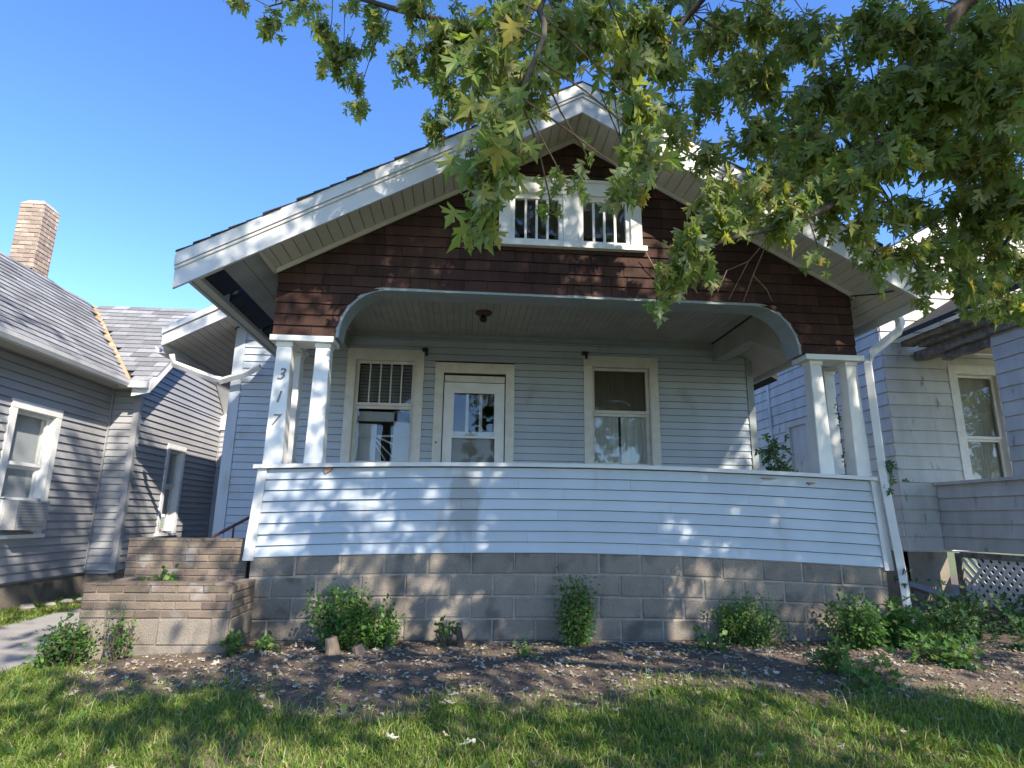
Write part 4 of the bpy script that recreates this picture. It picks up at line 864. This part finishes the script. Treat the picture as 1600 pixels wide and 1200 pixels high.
# sprays seen in the picture: px, py, depth, half-width, half-height (px), leaves, leaf length
SPR = [(360, 0, 5.4, 22, 14, 14, .12), (425, 40, 5.3, 22, 22, 20, .12), (470, 10, 5.3, 40, 20, 26, .12), (500, 55, 5.2, 30, 35, 34, .12), (535, 90, 5.2, 28, 40, 36, .12), (510, 100, 5.2, 22, 22, 18, .12), (552, 125, 5.2, 14, 22, 16, .11), (556, 170, 5.2, 14, 18, 18, .11),
       (590, 55, 5.1, 30, 30, 32, .12), (575, 15, 5.1, 30, 16, 20, .12), (650, 20, 5.0, 40, 25, 40, .12), (640, 95, 5.0, 28, 28, 30, .12), (690, 90, 4.9, 35, 55, 80, .12), (700, 150, 4.8, 28, 35, 45, .11), (680, 205, 4.8, 20, 28, 34, .11), (720, 60, 4.8, 45, 55, 90, .12), (735, 170, 4.6, 22, 30, 30, .11), (800, 20, 4.0, 55, 30, 60, .12), (765, 120, 4.2, 35, 50, 60, .12),
       (760, 110, 2.35, 40, 55, 26, .105), (800, 60, 2.5, 50, 50, 30, .105), (818, 130, 2.35, 40, 60, 36, .105), (790, 190, 2.1, 40, 40, 26, .10), (800, 240, 2.05, 28, 35, 16, .10), (770, 270, 1.95, 32, 45, 24, .095), (755, 315, 1.9, 24, 28, 12, .095), (738, 365, 1.9, 16, 14, 6, .07), (735, 250, 2.0, 16, 22, 5, .10), (870, 60, 2.9, 55, 55, 50, .11),
       (930, 50, 3.2, 50, 42, 70, .11), (870, 85, 3.4, 35, 25, 30, .11), (985, 110, 3.0, 30, 40, 40, .11), (1000, 50, 3.6, 55, 50, 80, .11), (990, 190, 2.7, 35, 40, 34, .10), (1005, 245, 2.4, 32, 35, 26, .10), (985, 295, 2.3, 28, 24, 14, .09), (880, 290, 2.6, 34, 16, 12, .07), (862, 335, 2.6, 18, 14, 9, .06), (920, 255, 2.6, 14, 10, 5, .07), (1040, 110, 3.6, 35, 40, 40, .11), (1050, 210, 3.4, 26, 30, 24, .10),
       (1100, 160, 4.2, 40, 50, 60, .11), (1130, 60, 4.6, 45, 45, 60, .12), (1190, 40, 4.6, 45, 40, 60, .12), (1180, 130, 4.4, 55, 50, 90, .12), (1100, 240, 3.8, 35, 28, 36, .11), (1190, 215, 4.0, 60, 45, 95, .12), (1260, 60, 4.4, 55, 55, 100, .12), (1290, 150, 4.0, 70, 60, 150, .12), (1270, 240, 3.6, 65, 45, 120, .115), (1200, 285, 3.5, 55, 35, 70, .11), (1130, 300, 3.3, 42, 28, 44, .105), (1300, 310, 3.3, 65, 40, 90, .11), (1230, 340, 3.1, 50, 30, 55, .105),
       (1120, 350, 3.0, 40, 28, 36, .10), (1080, 380, 2.9, 36, 32, 34, .10), (1060, 425, 2.9, 34, 30, 32, .095), (1035, 470, 2.9, 20, 12, 8, .09), (1030, 445, 2.9, 12, 8, 3, .09), (1100, 420, 2.9, 28, 30, 24, .095), (1160, 340, 3.1, 36, 30, 34, .10),
       (1350, 60, 3.8, 60, 60, 130, .12), (1390, 160, 3.6, 70, 60, 170, .12), (1370, 260, 3.4, 65, 45, 120, .115), (1440, 60, 3.8, 60, 60, 120, .12), (1480, 150, 3.5, 65, 65, 150, .12), (1460, 240, 3.6, 60, 45, 100, .115), (1540, 60, 3.4, 60, 60, 110, .12), (1570, 160, 3.3, 50, 70, 110, .12), (1550, 260, 3.5, 60, 55, 110, .115), (1590, 330, 3.6, 40, 60, 80, .115), (1540, 350, 3.8, 50, 45, 70, .11), (1500, 310, 3.9, 35, 30, 32, .11),
       (1360, 340, 3.5, 55, 30, 50, .11), (1420, 330, 4.0, 45, 28, 50, .10), (1330, 370, 3.4, 35, 22, 24, .10), (1400, 400, 3.6, 45, 28, 36, .105), (1460, 400, 3.7, 50, 35, 50, .105), (1440, 450, 3.6, 35, 20, 18, .10), (1500, 440, 3.7, 45, 30, 40, .105), (1550, 420, 3.9, 45, 45, 60, .105), (1560, 480, 3.9, 35, 22, 24, .10), (1380, 430, 3.4, 22, 18, 9, .09), (1520, 490, 3.8, 25, 12, 8, .10), (1280, 400, 3.2, 20, 14, 6, .09)]
for i in range(52):      # deeper layer of the crown behind the near sprays
    px = rng.uniform(1010, 1640); py = rng.uniform(-30, 250)
    if 1050 < px < 1190 and py > 90 and rng.random() < 0.6: continue
    SPR.append((px, py, rng.uniform(4.6, 5.2), 55, 42, 40, .105))
for i in range(12): SPR.append((rng.uniform(690, 1000), rng.uniform(-25, 70), rng.uniform(4.6, 5.2), 45, 35, 30, .105))
for px, py in ((1480, 350), (1560, 370), (1600, 420), (1500, 400), (1580, 300), (1440, 340), (1540, 460), (1600, 490)): SPR.append((px, py, 4.4, 50, 34, 40, .10))
TP, TT, TN, TS = [], [], [], []
twigs = MB()
for (px, py, d, rx, ry, n, sz) in SPR:
    n = int(n*(2.1 if px < 780 and d > 4 else 1.7)); sz *= 0.86 if d > 4 else (0.84 if px > 1020 else 0.95)
    c = at(px, py, d); sx, sy = rx*d/FPX, ry*d/FPX; top = c+np.array([0, 0, sy*0.9])
    k = np.argmin(np.linalg.norm(ALLP-top, axis=1)); base = ALLP[k]
    mid = (base+top)/2+rng.normal(0, 0.03, 3)+np.array([0, 0, 0.05])
    ln = np.linalg.norm(base-top)
    if ln < 1.6: twigs.tube([base, mid, top, c], [0.0045, 0.004, 0.003, 0.0015], 5, False)
    nt = max(2, n//7); left = n
    for t in range(nt):
        q = rng.normal(0, 1, 3); q /= np.linalg.norm(q)+1e-9; q *= rng.random()**0.4
        e = c+rt*q[0]*sx+up*q[1]*sy+fw*q[2]*max(sx, sy)*0.9
        s = c*0.55+top*0.45+rng.normal(0, 0.25, 3)*sx
        m_ = (s+e)/2+np.array([0, 0, 0.03]); twigs.tube([s, m_, e], [0.0035, 0.0025, 0.0012], 4, False)
        kk = n//nt+(1 if t < n % nt else 0)
        for i in range(kk):
            u = rng.uniform(0.25, 1.08); p = s*(1-u)**2+2*m_*u*(1-u)+e*u*u+rng.normal(0, sz*0.35, 3)
            out = (e-s); out = out/(np.linalg.norm(out)+1e-9)
            TP.append(p); TT.append(out*0.5+np.array([0, 0, -0.95])+rng.normal(0, 0.4, 3))
            TN.append(np.array([0, -0.35, 0.7])+rng.normal(0, 0.55, 3)); TS.append(sz*rng.uniform(0.5, 1.2))
twigs.build('twigs', 'twig', TREE, kind='stuff')
TP, TT, TN, TS = map(np.array, (TP, TT, TN, TS))
dep = (TP-CAM)@fw; big = np.argsort(-(TS/np.maximum(dep, 0.3)))
lo_, hi_ = big[:300], big[300:]
leaf_mesh('foliage', TP[hi_], TT[hi_], TN[hi_], TS[hi_], 'leaf', TREE)
lme = bpy.data.meshes.new('leaf'); lme.from_pydata(LEAFV.tolist(), [], LEAFF.tolist()); lme.materials.append(MT['leaf'])
RM = leaf_mats(TT[lo_], TN[lo_])
for i, j in enumerate(lo_):
    o = bpy.data.objects.new('leaf', lme); COL.objects.link(o); o.parent = TREE
    mm = Matrix.Identity(4)
    for a in range(3):
        for b2 in range(3): mm[a][b2] = RM[i][a][b2]*TS[j]
        mm[a][3] = TP[j][a]-TREE.location[a]
    o.matrix_basis = mm
# the rest of the crown, over and behind the camera, that shades the yard
CP, CT, CN, CS = [], [], [], []
def clump(c, r, n, sz):
    q = rng.normal(0, 1, (n, 3)); q /= np.linalg.norm(q, axis=1, keepdims=True); q *= (rng.random((n, 1))**0.35)*r
    q[:, 2] *= 0.75
    CP.append(c+q); CT.append(q*0.8+np.array([0, 0, -0.5])+rng.normal(0, 0.3, (n, 3))); CN.append(np.array([0, -0.2, 0.8])+rng.normal(0, 0.5, (n, 3))); CS.append(sz*rng.uniform(0.7, 1.2, n))
cnt = 0
while cnt < 430:
    c = np.array([rng.uniform(-4.5, 11), rng.uniform(-8.2, -4.3), rng.uniform(3.6, 12)])
    # crown outline
    e = ((c[0]-3.2)/8.2)**2+((c[1]+6.4)/3.0)**2+((c[2]-7.0)/4.6)**2
    if e > 1 or (c[0] < 0.5 and rng.random() < 0.5): continue
    if c[2]-1.1 < 1.12*(c[1]+5.85)+0.9: continue
    if c[2] < 4.3 and abs(c[0]+0.6) < 2.2 and c[1] > -7: continue
    clump(c, rng.uniform(0.35, 0.62), int(rng.uniform(24, 46)), 0.15); cnt += 1
for i in range(62): clump(np.array([rng.uniform(0.0, 6.8), rng.uniform(-6.6, -5.3), rng.uniform(5.6, 7.3)]), rng.uniform(0.3, 0.45), 40, 0.13)  # unseen clumps added to thin the sun patches on the porch siding
for i in range(22): clump(np.array([rng.uniform(6.2, 8.4), rng.uniform(-5.8, -4.5), rng.uniform(7.3, 9.2)]), 0.5, 42, 0.15)  # unseen clumps added to keep sun off the porch's rear right corner
for i in range(46): clump(np.array([rng.uniform(-1.2, 3.2), rng.uniform(-6.8, -5.3), rng.uniform(7.8, 10.4)]), rng.uniform(0.35, 0.5), 40, 0.15)  # unseen clumps added to shade the left rake boards
for i in range(20): clump(np.array([rng.uniform(-1.5, 6.5), rng.uniform(-8.3, -7.0), rng.uniform(4.2, 5.6)]), rng.uniform(0.4, 0.6), 60, 0.15)  # unseen low clumps added to cast shadow patches on the lawn
for i in range(48): clump(np.array([rng.uniform(2.6, 6.6), rng.uniform(-6.0, -5.0), rng.uniform(5.3, 7.0)]), rng.uniform(0.35, 0.5), 42, 0.15)  # unseen clumps added to shade the right part of the porch siding
CP, CT, CN, CS = map(np.concatenate, (CP, CT, CN, CS))
leaf_mesh('upper_and_shade_foliage', CP, CT, CN, CS, 'leaf', TREE, SIMV, SIMF)

# ------------------------------------------------------------------ shrubs, weeds, vines
sv = np.array([(0, 0, 0), (0.34, 0.35, 0.08), (0.22, 0.75, 0.03), (0, 1, -0.1), (-0.22, 0.75, 0.03), (-0.34, 0.35, 0.08), (0, 0.45, 0)], float)
sf = np.array([(0, 1, 6), (1, 2, 6), (2, 3, 6), (3, 4, 6), (4, 5, 6), (5, 0, 6)])
def shrub(name, label, cat, loc, h, r, n, sz, ns=9, m='shrubleaf', lobes=5, stem='twig', group=None, verts=sv, faces=sf, spread=0.5):
    t = thing(name, label, cat, loc, group); c0 = np.array(loc, float); mb = MB(); P, T, Nn = [], [], []
    if name == 'shrub' and verts is sv: n = int(n*1.8); sz *= 0.85; ns = int(ns*1.6)
    tips = []
    for i in range(ns):
        a = rng.uniform(0, 6.283); rr = r*rng.uniform(0.1, 1.0); tip = c0+np.array([math.cos(a)*rr, math.sin(a)*rr*0.8, h*rng.uniform(0.55, 1.05)*(1-0.25*(rr/r)**2)])
        b0 = c0+np.array([math.cos(a)*r*0.18, math.sin(a)*r*0.15, -0.02]); m_ = (b0+tip)/2+np.array([math.cos(a)*0.04, math.sin(a)*0.04, 0.02])
        mb.tube([b0, m_, tip], [0.008, 0.006, 0.002], 5, False); tips.append((b0, m_, tip))
    mb.build('stems', stem, t)
    for i in range(n):
        b0, m_, tip = tips[rng.integers(ns)]; u = rng.uniform(0.22, 1.05); p = b0*(1-u)**2+2*m_*u*(1-u)+tip*u*u
        q = rng.normal(0, 1, 3)*r*0.17; P.append(p+q); T.append(q/np.linalg.norm(q)+rng.normal(0, 0.4, 3)+np.array([0, 0, 0.1])); Nn.append(np.array([0, -0.3, 0.8])+rng.normal(0, 0.4, 3))
    P = np.array(P); P[:, 2] = np.maximum(P[:, 2], c0[2]+0.02); P[:, 1] = np.where(P[:, 0] < 3.05, np.minimum(P[:, 1], -0.05) if c0[1] < 0 else P[:, 1], P[:, 1])
    leaf_mesh('foliage', P, np.array(T), np.array(Nn), sz*rng.uniform(0.6, 1.25, n), m, t, verts, faces)
    return t
gsh = 'shrubs along the block foundation'
shrub('shrub', 'broad bright green shrub beside two pale stumps, nearest the planter', 'shrub', (-2.12, -0.38, 0.0), 0.50, 0.26, 1300, 0.045, 14, group=gsh)
t = shrub('shrub', 'lower right lobe of bright green shrub growing against the block wall', 'shrub', (-1.82, -0.36, 0.0), 0.36, 0.20, 650, 0.045, 10, group=gsh)
shrub('shrub', 'tall narrow green shrub at the middle of the block wall', 'shrub', (-0.12, -0.25, 0.0), 0.60, 0.24, 1500, 0.036, 12, stem='rust', group=gsh)
shrub('shrub', 'round dark green shrub right of the foundation crack', 'shrub', (1.50, -0.24, 0.0), 0.38, 0.32, 1500, 0.036, 12, group=gsh)
shrub('shrub', 'leafy green shrub with bare trunk by the downspout', 'shrub', (2.46, -0.34, 0.0), 0.42, 0.30, 1400, 0.045, 12, stem='drystem', group=gsh)
shrub('shrub', 'yellow green sapling shrub leaning at the house corner downspout', 'shrub', (2.84, -0.45, 0.0), 0.42, 0.22, 420, 0.07, 6, stem='drystem', group=gsh, verts=LEAFV, faces=LEAFF)
for lab, x, y, h, r, n in (('leafy weed growing on the bare soil below the right shrub', 1.62, -1.30, 0.22, 0.16, 110), ('spreading weed clump on the soil at far right', 2.75, -1.1, 0.24, 0.30, 260), ('low creeping weed running into the lawn right of centre', 1.75, -1.62, 0.10, 0.30, 150),
                           ('small weed sprout in front of the left block wall', -2.72, -0.55, 0.14, 0.10, 60), ('weed tuft at the right end of the planter', -2.94, -0.66, 0.15, 0.09, 70), ('thin weed by the stump near the left shrub', -1.25, -0.28, 0.22, 0.10, 70),
                           ('low weed patch under the round shrub', 1.05, -0.5, 0.08, 0.2, 90), ('small seedling on the soil at centre', -0.62, -0.75, 0.1, 0.07, 26)):
    shrub('weed', lab, 'weed', (x, y, float(gz(x, y))), h, r, n, 0.055, 6, group='weeds on the bare soil', verts=LEAFV if n in (110, 260, 150) else sv, faces=LEAFF if n in (110, 260, 150) else sf)
shrub('weed', 'tall bushy weed clump at the left planter corner', 'weed', (-4.08, -0.80, -0.05), 0.34, 0.22, 1300, 0.032, 24)
shrub('weed', 'feathery tall weed against the planter blocks', 'weed', (-3.72, -0.74, -0.02), 0.42, 0.12, 320, 0.026, 9)
shrub('weed', 'small green weed growing inside the brick planter', 'weed', (-3.75, -0.2, 0.46), 0.13, 0.2, 120, 0.05, 6)
for i, (x, y, h, r, n) in enumerate(((3.7, 0.1, .3, .5, 420), (4.5, 0.5, .35, .6, 520), (5.4, 0.6, .3, .6, 480), (4.0, -0.8, .22, .45, 300), (5.2, -0.5, .25, .6, 380), (6.0, 1.2, .3, .5, 350))):
    shrub('groundcover_plant', ['green undergrowth beside the downspout foot', 'undergrowth filling the gap between the two houses', 'undergrowth below the white lattice', 'low undergrowth in front of the house gap', 'shaded undergrowth at the right edge of the lawn', 'undergrowth tight against the lattice at far right'][i], 'undergrowth', (x, y, float(gz(x, y))), h*0.75, r, n, 0.07, 10, m='ivyleaf', group='undergrowth between the houses', verts=LEAFV, faces=LEAFF)
def vine(label, pts, n, sz, spread=0.04):
    t = thing('climbing_vine', label, 'vine', pts[0]); MB().tube(pts, 0.004, 5).build('stem', 'twig', t)
    pts = np.array(pts, float); k = rng.integers(0, len(pts)-1, n); u = rng.random((n, 1)); P = pts[k]*(1-u)+pts[k+1]*u+rng.normal(0, spread, (n, 3))
    leaf_mesh('foliage', P, rng.normal(0, 0.5, (n, 3))+np.array([0, -0.3, -0.5]), rng.normal(0, 0.4, (n, 3))+np.array([0, -0.8, 0.4]), sz*rng.uniform(.6, 1.2, n), 'ivyleaf', t)
vine('dark green vine climbing up the lower downspout', [(3.2, -0.16, 0.02), (3.19, -0.15, 0.3), (3.17, -0.15, 0.7)], 34, 0.06)
vine('vine sprig at the right end of the porch rail', [(3.14, -0.1, 1.45), (3.16, -0.1, 1.6), (3.13, -0.09, 1.72)], 14, 0.085)
vine('dark ivy bush growing inside the right porch corner', [(3.2, 2.1, 1.3), (3.18, 2.05, 1.6), (3.14, 2.0, 1.9), (3.05, 2.0, 2.15)], 90, 0.13, 0.10)
vine('thin ivy strand on the inner edge of the right porch post', [(2.89, 0.2, 1.6), (2.88, 0.2, 2.0), (2.875, 0.2, 2.45)], 26, 0.035, 0.012)
DV = thing('dead_vine', 'bare dry vine stems hanging on the brown gable right of the arch', 'vine', (1.6, -0.1, 3.5))
for pts in ([(2.0, -0.3, 4.05), (1.85, -0.1, 3.85), (1.72, -0.06, 3.6), (1.62, -0.06, 3.42)], [(2.0, -0.3, 4.05), (1.9, -0.08, 3.7), (1.80, -0.06, 3.45), (1.78, -0.06, 3.40)], [(1.85, -0.1, 3.85), (1.62, -0.06, 3.75), (1.5, -0.06, 3.5)], [(0.72, -0.1, 3.9), (0.82, -0.08, 3.72), (1.05, -0.1, 3.62), (1.2, -0.12, 3.66)], [(1.9, -0.08, 3.7), (2.05, -0.06, 3.55), (2.1, -0.06, 3.42)]):
    MB().tube(pts, [0.006, 0.005, 0.004, 0.003][:len(pts)], 5).build('stem', 'drystem', DV)
# stumps and the loose gutter length
for lab, x, y, h, r in (('pale cut stump half hidden by the left shrub', -2.14, -0.62, 0.15, 0.055), ('second cut stump right of the pale one', -1.92, -0.66, 0.1, 0.05), ('dark splintered stump by the block wall', -1.12, -0.3, 0.17, 0.03)):
    o = MB().tube([(x, y, -0.03), (x-0.01, y, h*0.5), (x-0.03, y, h)], [r*1.25, r, r*0.85], 9).build('tree_stump', 'stumpwood' if r > 0.04 else 'bark'); tag(o, lab, 'stump', 'stumps in the soil bed')
o = MB().tube([(5.35, 2.9, 0.27), (5.45, 2.2, 0.16), (5.6, 1.7, 0.09)], 0.055, 4).build('loose_downspout', 'metal'); tag(o, 'loose length of grey downspout lying on the ground by the foundation', 'downspout')
o = MB().tube([(0.9, -0.55, 5.55), at(1350, 146, 5.2), at(1525, 0, 4.6), (4.0, -5.5, 7.0)], 0.008, 6).build('overhead_cable', 'blackiron'); tag(o, 'thin black overhead cable running to the roof through the leaves', 'cable')
for i, (x, y, s) in enumerate(((-6.22, 2.0, .09), (-6.12, 2.25, .06), (-6.08, 2.5, .07), (-6.05, 2.72, .05))):
    mb = MB(); V = []
    bm = [(math.cos(a)*math.cos(b2), math.sin(a)*math.cos(b2), math.sin(b2)) for b2 in (-0.9, 0, 0.8) for a in np.linspace(0, 6.283, 8)[:-1]]
    V = [(x+s*p[0]*random.uniform(.8, 1.2), y+s*p[1]*random.uniform(.8, 1.2), -0.02+s*0.6*p[2]+0.03) for p in bm]
    F = [(r*7+k, r*7+(k+1) % 7, (r+1)*7+(k+1) % 7, (r+1)*7+k) for r in range(2) for k in range(7)]+[tuple(range(14, 21))]
    mb.add(V, F); o = mb.build('edging_stone', 'stone'); tag(o, 'pale stone on the grass strip by the grey house, %s' % ('largest, leftmost', 'second from the left', 'third from the left', 'rightmost')[i], 'stone', 'stones by the grey house')

# ------------------------------------------------------------------ grass
def lawnmask(x, y):
    edge = -1.84+0.16*np.sin(x*1.7+0.5)+0.10*np.sin(x*4.1)+0.06*np.sin(x*9.3)
    edge = np.where(x > 2.6, edge+0.1*(x-2.6), edge); edge = np.where(x < -3.35, edge+np.clip((-3.35-x)*1.3, 0, 1.35), edge)
    front = (y < edge)
    onwalk = (x > -5.78) & (x < -4.40)
    strip = (x < -5.72) & (y < 6); left = (x < -4.1) & (x > -4.42) & (y < 0.3)
    return ((front & ~onwalk) | strip | left) & (y < 7)
def blades(n, x0, x1, y0, y1, h0, h1, w, thin=1.0):
    x = rng.uniform(x0, x1, n); y = rng.uniform(y0, y1, n)
    dens = 0.55+0.45*np.sin(x*2.9+1.3*np.sin(y*3.1))*np.sin(y*3.7+x*0.8)
    rag = 0.22*np.abs(rng.normal(0, 1, n))*(rng.random(n) < 0.35)
    k = lawnmask(x, y-rag+0.05) & (rng.random(n) < np.clip(dens+0.3, 0.10, 1)*thin); return x[k], y[k], rng.uniform(h0, h1, k.sum()), np.full(k.sum(), w)
sets = [blades(300000, -5.0, 4.3, -3.2, -0.3, 0.025, 0.075, 0.0028), blades(9000, -5.6, 4.6, -3.4, -1.0, 0.08, 0.15, 0.0028), blades(60000, -8.5, -5.7, -2.5, 5.5, 0.04, 0.09, 0.006), blades(40000, 4.0, 8.5, -3.5, -0.4, 0.04, 0.1, 0.006)]
X_ = np.concatenate([s[0] for s in sets]); Y_ = np.concatenate([s[1] for s in sets]); Hh = np.concatenate([s[2] for s in sets]); Wd = np.concatenate([s[3] for s in sets]); n = len(X_)
ok = ~((X_ > -4.2) & (X_ < -2.9) & (Y_ > -0.66)); X_, Y_, Hh, Wd = X_[ok], Y_[ok], Hh[ok], Wd[ok]; n = len(X_)
Zb = gz(X_, Y_)-0.01; an = rng.uniform(0, 6.283, n); le = rng.uniform(0.2, 1.25, n)*Hh; dxx, dyy = np.cos(an)*le, np.sin(an)*le; b0 = rng.uniform(0, 6.283, n); wx, wy = np.cos(b0)*Wd, np.sin(b0)*Wd
v = np.empty((n, 5, 3))
v[:, 0] = np.stack([X_-wx, Y_-wy, Zb], -1); v[:, 1] = np.stack([X_+wx, Y_+wy, Zb], -1)
v[:, 2] = np.stack([X_-wx*.8+dxx*.35, Y_-wy*.8+dyy*.35, Zb+Hh*.6], -1); v[:, 3] = np.stack([X_+wx*.8+dxx*.35, Y_+wy*.8+dyy*.35, Zb+Hh*.6], -1); v[:, 4] = np.stack([X_+dxx, Y_+dyy, Zb+Hh*(1.0-0.3*le/Hh)], -1)
f = np.array([(0, 1, 3), (0, 3, 2), (2, 3, 4)])[None]+(np.arange(n)*5)[:, None, None]
me = bpy.data.meshes.new('grass'); me.vertices.add(n*5); me.vertices.foreach_set('co', v.reshape(-1)); me.loops.add(n*9); me.loops.foreach_set('vertex_index', f.reshape(-1).astype(np.int32))
me.polygons.add(n*3); me.polygons.foreach_set('loop_start', np.arange(0, n*9, 3, dtype=np.int32)); me.polygons.foreach_set('loop_total', np.full(n*3, 3, np.int32))
a = me.attributes.new('rnd', 'FLOAT', 'POINT'); patch = 0.5+0.5*np.sin(X_*1.9+2*np.sin(Y_*2.2)); a.data.foreach_set('value', np.repeat(np.clip(rng.random(n)*0.75+patch*0.25, 0, 0.999), 5))
me.update(calc_edges=True); tag(link('grass', me, 'grass'), 'green and straw coloured lawn grass in front of the soil bed', 'grass', kind='stuff')
# broad leaved lawn weeds
n = 500; x = rng.uniform(-4.4, 3.5, n*3); y = rng.uniform(-3.2, -1.2, n*3); k = lawnmask(x, y); x, y = x[k][:n], y[k][:n]; n = len(x)
wp = np.stack([x, y, gz(x, y)+0.02], -1); wt = np.stack([rng.normal(0, 1, n), rng.normal(0, 1, n), rng.uniform(0.2, 1.0, n)], -1)
tag(leaf_mesh('lawn_weed_leaves', wp, wt, np.stack([rng.normal(0, .2, n), rng.normal(-.2, .2, n), np.ones(n)], -1), rng.uniform(0.025, 0.065, n), 'shrubleaf', None, sv*np.array([0.8, 1, 1]), sf), 'broad weed leaves scattered through the lawn', 'weeds', kind='stuff')
# ------------------------------------------------------------------ fallen leaves
fme = []
for k in range(4):
    vv = LEAFV.copy(); vv[:, 2] = 0.30*np.abs(vv[:, 0])*rng.uniform(-1, 1.3)+0.12*np.sin(vv[:, 1]*5+k)+0.1; vv[:, 0] *= rng.uniform(0.5, 0.9)
    me = bpy.data.meshes.new('fallen_leaf'); me.from_pydata(vv.tolist(), [], LEAFF.tolist()); me.materials.append(MT['deadleaf']); fme.append((me, vv))
c = 0
while c < 300:
    x = rng.uniform(-3.6, 4.2); y = rng.uniform(-2.9, -0.15)
    if y < -1.75 and rng.random() < 0.8: continue
    if x < -2.9 and y > -0.7: continue
    if abs(x-0.4)/3.5 > rng.random()+0.25: continue
    o = bpy.data.objects.new('fallen_leaf', fme[c % 4][0]); COL.objects.link(o)
    o.location = (x, y, float(gz(x, y))+0.006+(0.05 if y < -1.8 else 0)); o.rotation_euler = (rng.normal(0, 0.3), rng.normal(0, 0.3), rng.uniform(0, 6.28)); s = rng.uniform(0.045, 0.09); o.scale = (s*rng.uniform(.55, 1), s, s)
    tag(o, 'pale dried maple leaf lying on the soil or lawn', 'fallen leaf', 'fallen maple leaves'); c += 1
n = 4200; x = rng.uniform(-4, 5.5, n); y = rng.uniform(-2.0, -0.1, n); ok = ~((x < -2.9) & (y > -0.7)); x, y = x[ok], y[ok]; n = len(x)
lit = leaf_mesh('leaf_litter', np.stack([x, y, gz(x, y)+0.004], -1), np.stack([rng.normal(0, 1, n), rng.normal(0, 1, n), rng.normal(0, .12, n)], -1), np.stack([rng.normal(0, .25, n), rng.normal(0, .25, n), np.ones(n)], -1), rng.uniform(0.014, 0.055, n), 'deadleaf', None, fme[0][1], LEAFF)
tag(lit, 'scattered small leaf fragments on the bare soil', 'leaf litter', kind='stuff')
MT['crumb'] = MT['soil']
n = 9000; x = rng.uniform(-4, 6, n); y = rng.uniform(-2.0, -0.05, n)
cv = np.array([(-.5, -.4, -.2), (.5, -.5, -.2), (.1, .5, -.2), (0, 0, .5)]); cf = np.array([(0, 1, 3), (1, 2, 3), (2, 0, 3)])
tag(leaf_mesh('soil_crumbs', np.stack([x, y, gz(x, y)+0.003], -1), rng.normal(0, 1, (n, 3))*np.array([1, 1, .2]), np.tile([0, 0, 1.0], (n, 1)), rng.uniform(0.008, 0.028, n)**1.0, 'soil', None, cv, cf), 'crumbs of dark soil over the bed', 'soil', kind='stuff')
T2 = thing('street_tree', 'broad street tree mirrored in the windows of the weathered house', 'tree', (19.5, -10.0, -0.8))
MB().tube([(19.5, -10, -0.9), (19.4, -10, 2.5), (19.6, -10.1, 6)], [0.4, 0.3, 0.15], 10).build('trunk', 'bark', T2)
CP, CT, CN, CS = [], [], [], []
for i in range(170):
    q = rng.normal(0, 1, 3); q /= np.linalg.norm(q); q *= rng.random()**0.4; clump(np.array([19.5, -10, 5.6])+q*np.array([5.2, 3.5, 3.9]), 0.7, 34, 0.22)
leaf_mesh('foliage', *map(np.concatenate, (CP, CT, CN, CS)), 'leaf', T2, SIMV, SIMF)
print('objects', len(bpy.data.objects), 'tris~', sum(len(o.data.polygons) for o in bpy.data.objects if o.type == 'MESH'))
